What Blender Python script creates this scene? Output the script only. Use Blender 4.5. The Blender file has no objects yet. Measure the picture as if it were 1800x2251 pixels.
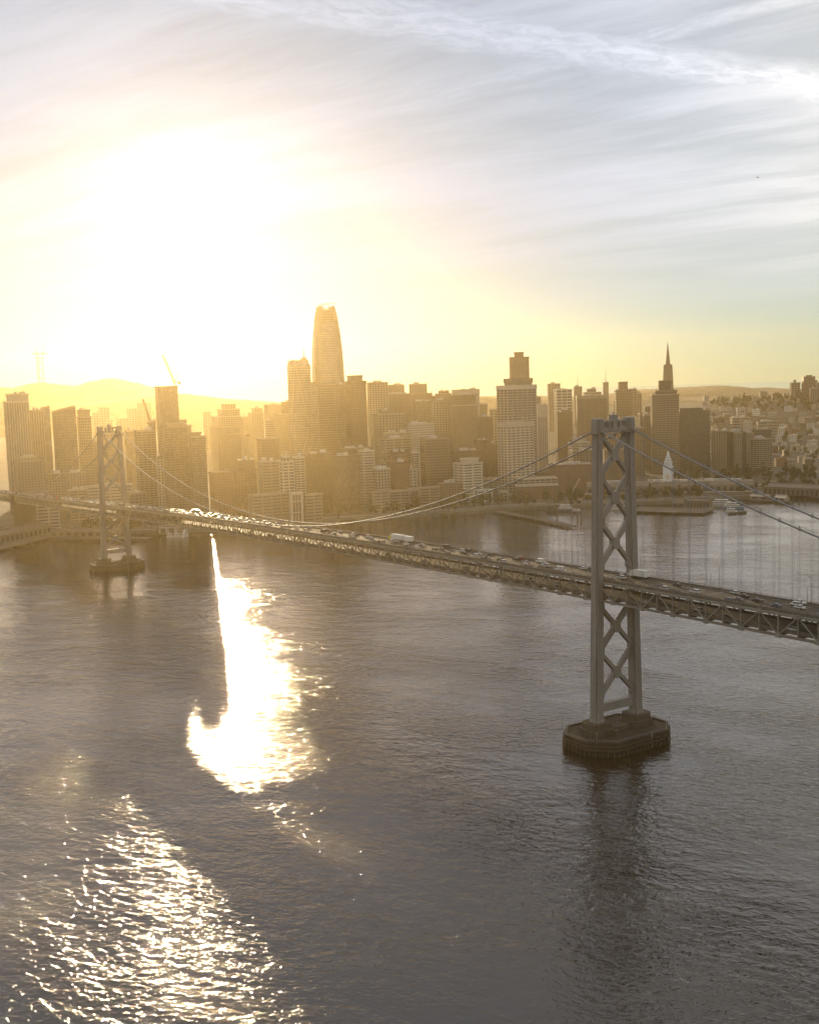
import bpy, bmesh, math, random
import numpy as np
from mathutils import Vector, Matrix
R = math.radians
scene = bpy.context.scene
col = scene.collection
random.seed(7)

# ------------------------------------------------------------------ camera
IMG_W, IMG_H = 1800.0, 2251.0
FOC, PITCH, ROLL, CAM_H = 2492.57, -6.217, -1.79, 168.4
cam_d = bpy.data.cameras.new('camera')
cam = bpy.data.objects.new('camera', cam_d)
col.objects.link(cam)
cam_d.sensor_fit = 'HORIZONTAL'
cam_d.sensor_width = 36.0
cam_d.lens = 36.0 * FOC / IMG_W
cam_d.clip_start = 1.0
cam_d.clip_end = 60000.0
cam.matrix_world = (Matrix.Translation((0, 0, CAM_H)) @ Matrix.Rotation(R(90 + PITCH), 4, 'X')
                    @ Matrix.Rotation(R(ROLL), 4, 'Z'))
scene.camera = cam

# ------------------------------------------------------------------ light
SUN_AZ, SUN_EL = -10.6, 7.3            # degrees right of the view axis, above the horizon
sd = Vector((math.sin(R(SUN_AZ)) * math.cos(R(SUN_EL)), math.cos(R(SUN_AZ)) * math.cos(R(SUN_EL)), math.sin(R(SUN_EL))))
sun_d = bpy.data.lights.new('sun', 'SUN')
sun = bpy.data.objects.new('sun', sun_d)
col.objects.link(sun)
sun_d.energy = 3.6
sun_d.color = (1.0, 0.76, 0.44)
sun_d.angle = R(0.53)
sun.rotation_euler = (-sd).to_track_quat('-Z', 'Y').to_euler()

scene.view_settings.view_transform = 'Standard'
scene.view_settings.look = 'None'
scene.view_settings.gamma = 1.0
scene.view_settings.use_curve_mapping = False
scene.view_settings.exposure = 0.62
scene.cycles.use_denoising = True
scene.cycles.max_bounces = 6
scene.cycles.diffuse_bounces = 2
scene.cycles.glossy_bounces = 3
scene.cycles.transmission_bounces = 2
scene.cycles.volume_bounces = 1
scene.cycles.caustics_reflective = False
scene.cycles.caustics_refractive = False
scene.cycles.sample_clamp_indirect = 4.0
scene.cycles.sample_clamp_direct = 0.0


class NT:
    """small helper to write node trees"""
    def __init__(s, tree):
        s.t = tree
        s.n = tree.nodes
        s.l = tree.links

    def add(s, typ, **kw):
        n = s.n.new(typ)
        for k, v in kw.items():
            if k == 'ins':
                for a, b in v.items():
                    s.put(n.inputs[a], b)
            else:
                setattr(n, k, v)
        return n

    def put(s, sock, v):
        if isinstance(v, bpy.types.NodeSocket):
            s.l.new(v, sock)
        else:
            sock.default_value = v

    def m(s, op, a, b=None, c=None, clamp=False):
        n = s.n.new('ShaderNodeMath')
        n.operation = op
        n.use_clamp = clamp
        s.put(n.inputs[0], a)
        if b is not None:
            s.put(n.inputs[1], b)
        if c is not None:
            s.put(n.inputs[2], c)
        return n.outputs[0]

    def vm(s, op, a, b=None, out=0):
        n = s.n.new('ShaderNodeVectorMath')
        n.operation = op
        s.put(n.inputs[0], a)
        if b is not None:
            s.put(n.inputs['Scale'] if op == 'SCALE' else n.inputs[1], b)
        return n.outputs['Value' if out else 'Vector']

    def mix(s, f, a, b, blend='MIX'):
        n = s.n.new('ShaderNodeMix')
        n.data_type = 'RGBA'
        n.blend_type = blend
        s.put(n.inputs[0], f)
        s.put(n.inputs[6], a)
        s.put(n.inputs[7], b)
        return n.outputs[2]

    def ramp(s, v, lo, hi, a=0.0, b=1.0, smooth=True):
        n = s.n.new('ShaderNodeMapRange')
        n.interpolation_type = 'SMOOTHSTEP' if smooth else 'LINEAR'
        for i, x in enumerate((v, lo, hi, a, b)):
            s.put(n.inputs[i], x)
        return n.outputs[0]

    def noise(s, vec, scale, detail=4.0, rough=0.55, dist=0.0, dims='3D'):
        n = s.n.new('ShaderNodeTexNoise')
        n.noise_dimensions = dims
        s.put(n.inputs['Vector'], vec)
        s.put(n.inputs['Scale'], scale)
        n.inputs['Detail'].default_value = detail
        n.inputs['Roughness'].default_value = rough
        n.inputs['Distortion'].default_value = dist
        return n.outputs[0]

    def xyz(s, x=0.0, y=0.0, z=0.0):
        n = s.n.new('ShaderNodeCombineXYZ')
        for i, v in enumerate((x, y, z)):
            s.put(n.inputs[i], v)
        return n.outputs[0]


world = bpy.data.worlds.new('World')
scene.world = world
world.use_nodes = True


def build_sky():
    w = NT(world.node_tree)
    w.n.clear()
    out = w.add('ShaderNodeOutputWorld')
    bg = w.add('ShaderNodeBackground')
    w.l.new(bg.outputs[0], out.inputs[0])
    bg.inputs[1].default_value = 0.05
    sky = w.add('ShaderNodeTexSky', sky_type='NISHITA')
    sky.sun_disc = False
    sky.sun_elevation = R(SUN_EL)
    sky.sun_rotation = R(SUN_AZ)
    sky.air_density = 1.0
    sky.dust_density = 0.1
    sky.ozone_density = 2.0
    tc = w.add('ShaderNodeTexCoord')
    d = w.vm('NORMALIZE', tc.outputs['Generated'])
    sx = w.add('ShaderNodeSeparateXYZ')
    w.l.new(d, sx.inputs[0])
    X, Y, Z = sx.outputs
    # cirrus sheet: the direction carried onto a flat layer high above
    zz = w.m('ADD', w.m('MAXIMUM', Z, 0.0), 0.10)
    px = w.m('DIVIDE', X, zz)
    py = w.m('DIVIDE', Y, zz)
    ca, sa = math.cos(R(-31)), math.sin(R(-31))
    # along / across the cirrus fibres
    al = w.m('ADD', w.m('MULTIPLY', px, ca), w.m('MULTIPLY', py, sa))
    ac = w.m('SUBTRACT', w.m('MULTIPLY', py, ca), w.m('MULTIPLY', px, sa))
    warp = w.noise(w.xyz(px, py, 3.0), 1.3, 3)
    ac2 = w.m('ADD', ac, w.m('MULTIPLY', w.m('SUBTRACT', warp, 0.5), 0.22))
    n1 = w.noise(w.xyz(w.m('MULTIPLY', al, 0.22), w.m('MULTIPLY', ac2, 1.0), 0.0), 3.2, 9, 0.66, 0.15)
    n2 = w.noise(w.xyz(w.m('MULTIPLY', al, 0.12), w.m('MULTIPLY', ac2, 1.0), 7.0), 15.0, 8, 0.7, 0.2)
    n3 = w.noise(w.xyz(w.m('MULTIPLY', px, 0.7), w.m('MULTIPLY', py, 1.0), 11.0), 1.0, 3, 0.5)
    cov = w.m('ADD', w.m('ADD', w.m('MULTIPLY', n1, 0.52), w.m('MULTIPLY', n2, 0.10)), w.m('MULTIPLY', n3, 0.5))
    veil = w.ramp(cov, 0.42, 0.72)
    veil = w.m('MULTIPLY', veil, w.ramp(Z, 0.035, 0.17))
    # the broad spread contrail band and its thinner twin
    def trail(x0, y0, x1, y1, wid, seed, soft):
        L = math.hypot(x1 - x0, y1 - y0)
        ux, uy = (x1 - x0) / L, (y1 - y0) / L
        t = w.m('ADD', w.m('MULTIPLY', w.m('SUBTRACT', px, x0), ux), w.m('MULTIPLY', w.m('SUBTRACT', py, y0), uy))
        c = w.m('SUBTRACT', w.m('MULTIPLY', w.m('SUBTRACT', py, y0), ux), w.m('MULTIPLY', w.m('SUBTRACT', px, x0), uy))
        wob = w.noise(w.xyz(w.m('MULTIPLY', t, 1.0), w.m('MULTIPLY', c, 2.0), seed), 3.0, 4, 0.55)
        fine = w.noise(w.xyz(w.m('MULTIPLY', t, 1.6), w.m('MULTIPLY', c, 2.6), seed + 3), 10.0, 8, 0.66, 0.5)
        cc = w.m('ABSOLUTE', w.m('ADD', c, w.m('MULTIPLY', w.m('SUBTRACT', wob, 0.5), 0.12)))
        body = w.ramp(cc, wid, wid * soft)
        return w.m('MULTIPLY', body, w.ramp(fine, 0.3, 0.7, 0.42, 1.0))
    tr = trail(*TRAIL1, 0.15, 2.0, 0.12)
    tr2 = trail(*TRAIL2, 0.06, 9.0, 0.1)
    trl = w.m('MAXIMUM', tr, w.m('MULTIPLY', tr2, 0.6))
    mask = w.m('MAXIMUM', veil, trl)
    # ice cloud scatters forward: brightness falls with the angle from the sun
    cs = w.vm('DOT_PRODUCT', d, tuple(sd), out=1)
    hg = lambda g: w.m('DIVIDE', 1 - g * g, w.m('POWER', w.m('SUBTRACT', 1 + g * g, w.m('MULTIPLY', cs, 2 * g)), 1.5))
    fw = w.m('MULTIPLY', hg(0.93), CL_PEAK)
    md = w.m('MULTIPLY', hg(0.55), CL_MID)
    sun_dim = w.ramp(cs, math.cos(R(36)), math.cos(R(9)), 1.0, CL_SHADE)      # cloud colour dimmed towards the sun to offset the haze glow
    lum = w.m('ADD', w.m('ADD', fw, md), w.m('MULTIPLY', sun_dim, CL_BASE))
    tint = w.mix(w.ramp(cs, math.cos(R(36)), math.cos(R(9))), (1.05, 1.0, 0.95, 1), (0.85, 1.0, 1.26, 1))
    cl = w.vm('SCALE', tint, w.m('MULTIPLY', lum, w.m('ADD', 1.0, w.m('MULTIPLY', trl, 0.08))))
    low = w.ramp(Z, 0.02, 0.17)
    clear = w.mix(1.0, sky.outputs[0], w.mix(low, (0.55, 0.95, 1.42, 1), SKY_TINT), 'MULTIPLY')      # clear cyan gap under the cloud deck
    # thin veil everywhere: haze of ice above, dust near the sun
    aur = w.vm('SCALE', (1.0, 0.93, 0.78), w.m('MULTIPLY', lum, AUR))
    clear = w.vm('ADD', clear, aur)
    c = w.mix(w.m('ADD', w.m('MULTIPLY', mask, CL_OPAC), w.m('MULTIPLY', CL_FLOOR, w.ramp(Z, 0.02, 0.15, 0.3, 1.0))), clear, cl)
    w.l.new(c, bg.inputs[0])


TRAIL1 = (-0.374, 2.242, 0.996, 2.823)
TRAIL2 = (0.505, 2.554, 0.76, 2.364)
CL_PEAK, CL_MID, CL_BASE, AUR, CL_OPAC = 0.02, 0.0, 16.0, 0.0, 0.50
CL_FLOOR = 0.46
CL_SHADE = 0.5
SKY_TINT = (1.0, 1.0, 1.0, 1.0)
build_sky()

# ------------------------------------------------------------------ helpers
def cam_ray(x, y):
    """direction through photo pixel (x, y) of the 1800 x 2251 picture"""
    p, r = R(PITCH), R(ROLL)
    a, b = x - IMG_W / 2, y - IMG_H / 2
    u = a * math.cos(r) + b * math.sin(r)
    v = -a * math.sin(r) + b * math.cos(r)
    return Vector((u, FOC * math.cos(p) + v * math.sin(p), FOC * math.sin(p) - v * math.cos(p)))


def at(x, y, Y):
    """point of that ray at ground distance Y ahead"""
    d = cam_ray(x, y)
    return Vector((0, 0, CAM_H)) + d * (Y / d.y)


def on(x, y, z=0.0):
    """point of that ray on the level z"""
    d = cam_ray(x, y)
    return Vector((0, 0, CAM_H)) + d * ((z - CAM_H) / d.z)


def px(P):
    """photo pixel of a world point"""
    p, r = R(PITCH), R(ROLL)
    q = Vector(P) - Vector((0, 0, CAM_H))
    c, s = math.cos(p), math.sin(p)
    z = q.y * c + q.z * s
    u = FOC * q.x / z
    v = -FOC * (-q.y * s + q.z * c) / z
    return (IMG_W / 2 + u * math.cos(r) - v * math.sin(r), IMG_H / 2 + u * math.sin(r) + v * math.cos(r))


class MB:
    """collects faces for one mesh"""
    def __init__(s):
        s.v = []
        s.f = []
        s.mi = []

    def add(s, vs, fs, mi=0):
        o = len(s.v)
        s.v += [tuple(v) for v in vs]
        s.f += [tuple(i + o for i in f) for f in fs]
        s.mi += [mi] * len(fs)
        return s

    def box(s, x0, x1, y0, y1, z0, z1, mi=0):
        return s.hexa([(x0, y0, z0), (x1, y0, z0), (x1, y1, z0), (x0, y1, z0)],
                      [(x0, y0, z1), (x1, y0, z1), (x1, y1, z1), (x0, y1, z1)], mi)

    def hexa(s, lo, hi, mi=0):
        return s.loft([lo, hi], mi)

    def loft(s, rings, mi=0, cap=True):
        n = len(rings[0])
        vs = [p for r in rings for p in r]
        fs = []
        for k in range(len(rings) - 1):
            for i in range(n):
                j = (i + 1) % n
                fs.append((k * n + i, k * n + j, (k + 1) * n + j, (k + 1) * n + i))
        if cap:
            fs.append(tuple(range(n))[::-1])
            fs.append(tuple((len(rings) - 1) * n + i for i in range(n)))
        return s.add(vs, fs, mi)

    def bar(s, a, b, w, h=None, up=(0, 0, 1), mi=0, n=4, w2=None):
        """beam from a to b, w across, h along 'up' (n = 4), or an n-sided tube of radius w"""
        a, b = Vector(a), Vector(b)
        d = (b - a)
        if d.length < 1e-6:
            return s
        d.normalize()
        u = Vector(up)
        if abs(d.dot(u)) > 0.995:
            u = Vector((0, 1, 0)) if abs(d.y) < 0.9 else Vector((1, 0, 0))
        sx = d.cross(u).normalized()
        sy = sx.cross(d).normalized()
        if h is not None:
            off = [(-w / 2, -h / 2), (w / 2, -h / 2), (w / 2, h / 2), (-w / 2, h / 2)]
            off2 = off
        else:
            off = [(w * math.cos(2 * math.pi * i / n), w * math.sin(2 * math.pi * i / n)) for i in range(n)]
            k = (w2 if w2 is not None else w) / w
            off2 = [(x * k, y * k) for x, y in off]
        return s.loft([[a + sx * x + sy * y for x, y in off], [b + sx * x + sy * y for x, y in off2]], mi)

    def path(s, pts, w, n=6, mi=0):
        """tube along a polyline"""
        rings = []
        pts = [Vector(p) for p in pts]
        for i, p in enumerate(pts):
            d = (pts[min(i + 1, len(pts) - 1)] - pts[max(i - 1, 0)]).normalized()
            u = Vector((0, 0, 1)) if abs(d.z) < 0.95 else Vector((1, 0, 0))
            sx = d.cross(u).normalized()
            sy = sx.cross(d).normalized()
            rings.append([p + sx * w * math.cos(2 * math.pi * k / n) + sy * w * math.sin(2 * math.pi * k / n) for k in range(n)])
        return s.loft(rings, mi)

    def cyl(s, x, y, z0, z1, r0, r1=None, n=12, mi=0):
        r1 = r0 if r1 is None else r1
        ring = lambda r, z: [(x + r * math.cos(2 * math.pi * i / n), y + r * math.sin(2 * math.pi * i / n), z) for i in range(n)]
        return s.loft([ring(r0, z0), ring(max(r1, 1e-3), z1)], mi)

    def mesh(s, name, mats):
        me = bpy.data.meshes.new(name)
        me.from_pydata(s.v, [], s.f)
        for m in mats if isinstance(mats, (list, tuple)) else [mats]:
            me.materials.append(m)
        if any(s.mi):
            me.polygons.foreach_set('material_index', s.mi)
        me.update()
        return me

    def build(s, name, mats, parent=None, smooth=False, loc=None, rz=0.0):
        me = s.mesh(name, mats)
        if smooth:
            me.polygons.foreach_set('use_smooth', [True] * len(me.polygons))
        return link(name, me, parent, loc, rz)


def link(name, me, parent=None, loc=None, rz=0.0):
    o = bpy.data.objects.new(name, me)
    col.objects.link(o)
    if parent is not None:
        o.parent = parent
    if loc is not None:
        o.location = loc
    if rz:
        o.rotation_euler = (0, 0, rz)
    return o


def empty(name, loc=(0, 0, 0), rz=0.0):
    o = bpy.data.objects.new(name, None)
    col.objects.link(o)
    o.location = loc
    o.rotation_euler = (0, 0, rz)
    o.empty_display_size = 0.5
    return o


def tag(o, label=None, cat=None, group=None, kind=None):
    for k, v in (('label', label), ('category', cat), ('group', group), ('kind', kind)):
        if v:
            o[k] = v
    return o


def copy_tree(o, parent=None):
    c = o.copy()
    col.objects.link(c)
    c.parent = parent
    for ch in o.children:
        copy_tree(ch, c)
    return c


ORD = lambda n: f"{n}{'th' if 10 <= n % 100 <= 20 else {1: 'st', 2: 'nd', 3: 'rd'}.get(n % 10, 'th')}"
MATS = {}


def mat(name, rgb, rough=0.7, metal=0.0, var=0.12, scale=0.08, spec=0.4, bump=0.0, streak=False, each=0.0, stain=None, tide=None):
    """painted / stone / metal surface with blotchy wear"""
    if name in MATS:
        return MATS[name]
    m = bpy.data.materials.new(name)
    m.use_nodes = True
    t = NT(m.node_tree)
    bs = m.node_tree.nodes['Principled BSDF']
    bs.inputs['Roughness'].default_value = rough
    bs.inputs['Metallic'].default_value = metal
    bs.inputs['Specular IOR Level'].default_value = spec
    tc = t.add('ShaderNodeTexCoord')
    v = tc.outputs['Object']
    if streak:
        mp = t.add('ShaderNodeMapping')
        mp.inputs['Scale'].default_value = (1, 1, 0.12)
        t.l.new(v, mp.inputs[0])
        v = mp.outputs[0]
    n = t.noise(v, scale, 6, 0.65)
    n2 = t.noise(v, scale * 9, 3, 0.6)
    f = t.ramp(t.m('ADD', t.m('MULTIPLY', n, 0.65), t.m('MULTIPLY', n2, 0.35)), 0.3, 0.7)
    oi = t.add('ShaderNodeObjectInfo')
    lo = tuple(c * (1 - var) for c in rgb) + (1,)
    hi = tuple(min(1, c * (1 + var)) for c in rgb) + (1,)
    c = t.mix(f, lo, hi)
    if stain:
        st = t.ramp(t.noise(v, scale * 4, 8, 0.7), 0.56, 0.72)
        c = t.mix(t.m('MULTIPLY', st, 0.75), c, stain + (1,))
    if tide:
        sp = t.add('ShaderNodeSeparateXYZ')
        t.l.new(tc.outputs['Object'], sp.inputs[0])
        zz = t.m('ADD', sp.outputs[2], t.m('MULTIPLY', t.m('SUBTRACT', n2, 0.5), 1.6))
        c = t.mix(t.ramp(zz, 1.7, 2.6, 1.0, 0.0), c, (0.016, 0.018, 0.009, 1))
        c = t.mix(t.m('MULTIPLY', t.ramp(zz, 2.6, 3.4, 1.0, 0.0), t.ramp(zz, 2.0, 2.6)), c, tide + (1,))
    if each:
        k = t.m('ADD', 1 - each, t.m('MULTIPLY', oi.outputs['Random'], 2 * each))
        hs = t.add('ShaderNodeHueSaturation')
        t.put(hs.inputs['Hue'], t.m('ADD', 0.485, t.m('MULTIPLY', oi.outputs['Random'], 0.03)))
        t.put(hs.inputs['Value'], k)
        t.l.new(c, hs.inputs['Color'])
        c = hs.outputs[0]
    t.l.new(c, bs.inputs['Base Color'])
    if bump:
        b = t.add('ShaderNodeBump')
        b.inputs['Distance'].default_value = bump
        t.l.new(n2, b.inputs['Height'])
        t.l.new(b.outputs[0], bs.inputs['Normal'])
    MATS[name] = m
    return m


# ------------------------------------------------------------------ water and haze
def water_material():
    m = bpy.data.materials.new('bay_water')
    m.use_nodes = True
    t = NT(m.node_tree)
    bs = m.node_tree.nodes['Principled BSDF']
    bs.inputs['Base Color'].default_value = (0.013, 0.0095, 0.006, 1)
    bs.inputs['Roughness'].default_value = 0.06
    bs.inputs['IOR'].default_value = 1.6
    bs.inputs['Specular IOR Level'].default_value = 0.5
    g = t.add('ShaderNodeNewGeometry')
    sp = t.add('ShaderNodeSeparateXYZ')
    t.l.new(g.outputs['Position'], sp.inputs[0])
    x, y, _ = sp.outputs

    def rot(a, sx, sy, off):
        c, s_ = math.cos(R(a)), math.sin(R(a))
        u = t.m('ADD', t.m('MULTIPLY', x, c * sx), t.m('MULTIPLY', y, s_ * sx))
        v = t.m('ADD', t.m('MULTIPLY', x, -s_ * sy), t.m('MULTIPLY', y, c * sy))
        return t.xyz(u, v, off)
    # broad lanes of calmer and livelier water
    lane = t.noise(rot(20, 0.004, 0.009, 0.0), 1.0, 3, 0.5, 0.6)
    gust = t.noise(rot(-35, 0.010, 0.022, 5.0), 1.0, 3, 0.55, 0.5)
    live = t.ramp(t.m('ADD', t.m('MULTIPLY', lane, 0.6), t.m('MULTIPLY', gust, 0.4)), 0.36, 0.64, 0.42, 1.22)
    w1 = t.noise(rot(-22, 0.05, 0.10, 1.0), 1.0, 2, 0.5, 0.4)
    w2 = t.noise(rot(-32, 0.22, 0.34, 2.0), 1.0, 3, 0.55, 0.6)
    w3 = t.noise(rot(6, 0.44, 0.62, 3.0), 1.0, 3, 0.6, 0.5)
    h = t.m('ADD', t.m('ADD', t.m('MULTIPLY', w1, WV[0]), t.m('MULTIPLY', w2, WV[1])), t.m('MULTIPLY', w3, WV[2]))
    h = t.m('MULTIPLY', h, t.m('MULTIPLY', live, t.ramp(y, 520, 1200, 1.0, 0.42)))     # the sea calms in the lee of the city
    b = t.add('ShaderNodeBump')
    b.inputs['Strength'].default_value = 1.0
    b.inputs['Distance'].default_value = 1.0
    t.l.new(h, b.inputs['Height'])
    t.l.new(b.outputs[0], bs.inputs['Normal'])
    return m


WV = (0.85, 0.70, 0.20)
wb = MB()
wb.add([(-30000, -6000, 0), (30000, -6000, 0), (30000, 40000, 0), (-30000, 40000, 0)], [(0, 1, 2, 3)])
tag(wb.build('water', water_material()), kind='structure')


def haze():
    b = MB().box(-5500, 5500, -900, 6700, -6, 428)
    m = bpy.data.materials.new('haze_air')
    m.use_nodes = True
    t = NT(m.node_tree)
    t.n.clear()
    out = t.add('ShaderNodeOutputMaterial')
    v = t.add('ShaderNodeVolumePrincipled')
    v.inputs['Color'].default_value = (1.0, 0.78, 0.42, 1)
    v.inputs['Density'].default_value = HAZE_D
    v.inputs['Anisotropy'].default_value = HAZE_G
    t.l.new(v.outputs[0], out.inputs['Volume'])
    o = b.build('haze', m)
    tag(o, 'thin golden haze over the bay and the city', None, None, 'stuff')
    return o


HAZE_D, HAZE_G = 4.1e-5, 0.79
haze()

# ------------------------------------------------------------------ suspension bridge
BR_AZ = R(33.105)
BR_O = Vector((94.31, 519.17, 0.0))
SPAN, SIDE, PANEL = 704.0, 354.0, 704.0 / 77
HW = 10.18                                  # truss half width
BD = Vector((-math.sin(BR_AZ), math.cos(BR_AZ), 0))   # near tower -> far tower
BF = Vector((math.cos(BR_AZ), math.sin(BR_AZ), 0))    # towards the far edge of the deck


def zc(s):
    """level of the bottom chord, s metres from the near tower towards the far one"""
    z3, z2, zm = 68.85, 54.81, 63.8
    a = 2 * (z3 + z2 - 2 * zm)
    b = z2 - z3 - a
    u = s / SPAN
    if u < 0:
        return z3 - s * 0.005
    if u > 1:
        return z2 + (2 * a + b) * (u - 1)
    return z3 + b * u + a * u * u


def bw(x, s, z=0.0):
    """bridge coordinates (x across, far side positive) to world"""
    return BR_O + BF * x + BD * s + Vector((0, 0, z))


ZR = 9.25                                   # upper road above the bottom chord
M_STEEL = mat('bridge_steel_paint', (0.165, 0.156, 0.142), 0.6, 0.0, 0.28, 0.3, 0.4, 0.0, True, stain=(0.10, 0.066, 0.042))
M_STEEL2 = mat('bridge_truss_paint', (0.15, 0.138, 0.118), 0.65, 0.0, 0.25, 0.3, each=0.15, stain=(0.085, 0.055, 0.035))
M_CONC = mat('pier_concrete', (0.06, 0.052, 0.04), 0.9, 0, 0.3, 0.2, 0.2, 0.1, True, stain=(0.07, 0.052, 0.035))
M_CONCD = mat('wet_pier_concrete', (0.036, 0.029, 0.021), 0.9, 0, 0.35, 0.2, 0.2, 0.1, tide=(0.07, 0.06, 0.042), stain=(0.03, 0.022, 0.015))
M_ROAD = mat('road_asphalt', (0.042, 0.036, 0.028), 0.75, 0, 0.25, 0.12, 0.15, 0.0)
M_ROPE = mat('wire_rope', (0.16, 0.16, 0.165), 0.5, 0.3, 0.1, 0.4)
M_PAINT = mat('road_paint', (0.7, 0.68, 0.62), 0.6, 0, 0.1, 0.5)
M_TIMBER = mat('fender_timber', (0.05, 0.038, 0.026), 0.95, 0, 0.35, 0.8)
M_RAIL = mat('parapet_paint', (0.085, 0.075, 0.06), 0.7, 0, 0.15, 0.2)

bridge = empty('suspension_bridge', BR_O, BR_AZ)
tag(bridge, 'grey steel double-deck suspension bridge crossing the bay with two braced towers', 'bridge')


def leg_ring(cx, cy, z, a, b, k=0.28):
    """plus-shaped leg section, half sizes a, b"""
    i, j = a * (1 - k), b * (1 - k)
    q = [(-i, -b), (i, -b), (i, -j), (a, -j), (a, j), (i, j), (i, b), (-i, b), (-i, j), (-a, j), (-a, -j), (-i, -j)]
    return [(cx + u, cy + v, z) for u, v in q]


def octagon(a, b, c):
    return [(-a, -b + c), (-a + c, -b), (a - c, -b), (a, -b + c), (a, b - c), (a - c, b), (-a + c, b), (-a, b - c)]


def bridge_tower(s, zb, zt, levels, pier_dims):
    hb, ht = 12.4, 9.55
    xat = lambda z: hb + (ht - hb) * (z - zb) / (zt - zb)
    # the portal that ties the heads is the tower part itself; everything else hangs on it
    m = MB()
    w = xat(zt) - 1.8
    m.box(-w, w, s - 1.5, s + 1.5, zt - 6.6, zt - 4.5)
    m.box(-w, w, s - 1.3, s + 1.3, zt - 2.0, zt - 1.1)
    for k in range(5):
        x = -w + 0.6 + (2 * w - 1.2) * k / 4
        hw_ = 1.15 if k == 2 else 0.5
        m.box(x - hw_, x + hw_, s - 1.4, s + 1.4, zt - 4.503, zt - 1.997)
    m.box(-1.5, 1.5, s - 1.45, s + 1.45, zt - 1.103, zt + 1.3)
    for k in range(7):
        x = -w + 1 + (2 * w - 2) * k / 6
        m.box(x - 0.35, x + 0.35, s - 1.62, s - 1.499, zt - 6.3, zt - 4.6)
    t = m.build('tower', M_STEEL, bridge)
    a = MB()
    a.cyl(0, s, zt + 1.303, zt + 2.3, 0.35, 0.2, 8)
    a.box(-1.6, 1.6, s - 0.08, s + 0.08, zt + 2.25, zt + 2.4)
    a.build('beacon', M_ROPE, t)
    pl = MB()
    w2 = xat(zt - 7) + 3.6
    pl.box(-w2, w2, s - 2.9, s + 2.9, zt - 7.25, zt - 7.0)
    for k in range(2):
        y = s + (-2.9, 2.82)[k]
        pl.box(-w2, w2, y, y + 0.08, zt - 6.0, zt - 5.9)
        for i in range(13):
            x = -w2 + 2 * w2 * i / 12
            pl.box(x - 0.04, x + 0.04, y, y + 0.08, zt - 7.0, zt - 5.9)
    pl.build('walkway', M_RAIL, t)
    for sg in (-1, 1):
        l = MB()
        rings = []
        for z, a_ in ((zb, 3.0), (zb + 1.2, 2.85), (zb + 1.2, 2.6), (zb + 60, 2.35), (zt - 7, 2.0)):
            rings.append(leg_ring(sg * xat(z), s, z, a_, a_))
        l.loft(rings)
        lg = l.build('leg', M_STEEL, t)
        # riveted seams where the shaft plates meet
        sm = MB()
        z = zb + 9
        while z < zt - 12:
            f = (z - zb) / (zt - zb)
            a_ = 2.62 - 0.6 * f + 0.06
            sm.loft([leg_ring(sg * xat(z), s, z, a_, a_), leg_ring(sg * xat(z), s, z + 0.35, a_, a_)])
            z += 10.4
        tag(sm.build('plate_seam', M_STEEL, lg), kind='stuff')
        ld_ = MB()
        for z in np.arange(zb + 2, zt - 9, 0.9):
            z = float(z)
            f = (z - zb) / (zt - zb)
            ld_.box(sg * xat(z) - .35, sg * xat(z) + .35, s - 2.62 + .55 * f - .16, s - 2.62 + .55 * f - .1, z, z + .08)
        tag(ld_.build('ladder', M_ROPE, lg), kind='stuff')
        hd = MB()
        x = sg * xat(zt - 3)
        oc = octagon(2.15, 2.35, 0.5)
        oc2 = octagon(1.75, 2.0, 0.5)
        hd.loft([[(x + u, s + v, zt - 7) for u, v in oc], [(x + u, s + v, zt - 0.5) for u, v in oc],
                 [(x + u, s + v, zt) for u, v in oc2]])
        for k in (-1, 1):
            hd.box(x - 0.9, x + 0.9, s + k * 2.35 - 0.2, s + k * 2.35 + 0.2, zt - 6.4, zt - 1.2)
        hd.build('leg_head', M_STEEL, t)
    # cross bracing: boxed diagonals and their centre plates
    for zlo, zhi in levels:
        xa, xb = xat(zlo) - 1.7, xat(zhi) - 1.7
        for sg in (-1, 1):
            d = MB()
            d.bar((-sg * xa, s, zlo + 0.4), (sg * xb, s, zhi - 0.4), 2.6 if sg > 0 else 2.56, 1.55, up=(1, 0, 0.6))
            d.build('cross_brace', M_STEEL, t)
        zm = (zlo + zhi) / 2
        g = MB()
        oc = [(-1.1, -2.9), (1.1, -2.9), (2.1, -1.5), (2.1, 1.5), (1.1, 2.9), (-1.1, 2.9), (-2.1, 1.5), (-2.1, -1.5)]
        g.loft([[(u, s - 1.36, zm + v) for u, v in oc], [(u, s + 1.36, zm + v) for u, v in oc]])
        g.build('centre_gusset', M_STEEL, t)
        for sg in (-1, 1):
            for z in (zlo, zhi):
                g = MB()
                x = sg * (xat(z) - 1.9)
                oc = [(0.3, -2.6), (0.3, 2.6), (-0.8, 2.0), (-1.5, 0.8), (-1.5, -0.8), (-0.8, -2.0)]
                oc = [(u * sg, v) for u, v in oc]
                if sg < 0:
                    oc = oc[::-1]
                g.loft([[(x + u, s - 1.33, z + v) for u, v in oc], [(x + u, s + 1.33, z + v) for u, v in oc]])
                g.build('leg_gusset', M_STEEL, t)
    # low strut between the legs
    st = MB()
    z = zb + 6.2
    w = xat(z) - 2.2
    st.box(-w, w, s - 1.25, s + 1.25, z - 2.0, z + 2.0)
    st.box(-w, w, s - 1.4, s + 1.4, z + 1.6, z + 2.003)
    st.box(-w, w, s - 1.4, s + 1.4, z - 2.003, z - 1.6)
    st.build('strut', M_STEEL, t)
    # pier
    a, b, c, zp = pier_dims
    p = MB()
    oc = octagon(a, b, c)
    oc2 = octagon(a - 1.0, b - 1.0, c - 0.4)
    oc3 = octagon(a + 0.5, b + 0.5, c + 0.2)
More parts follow.
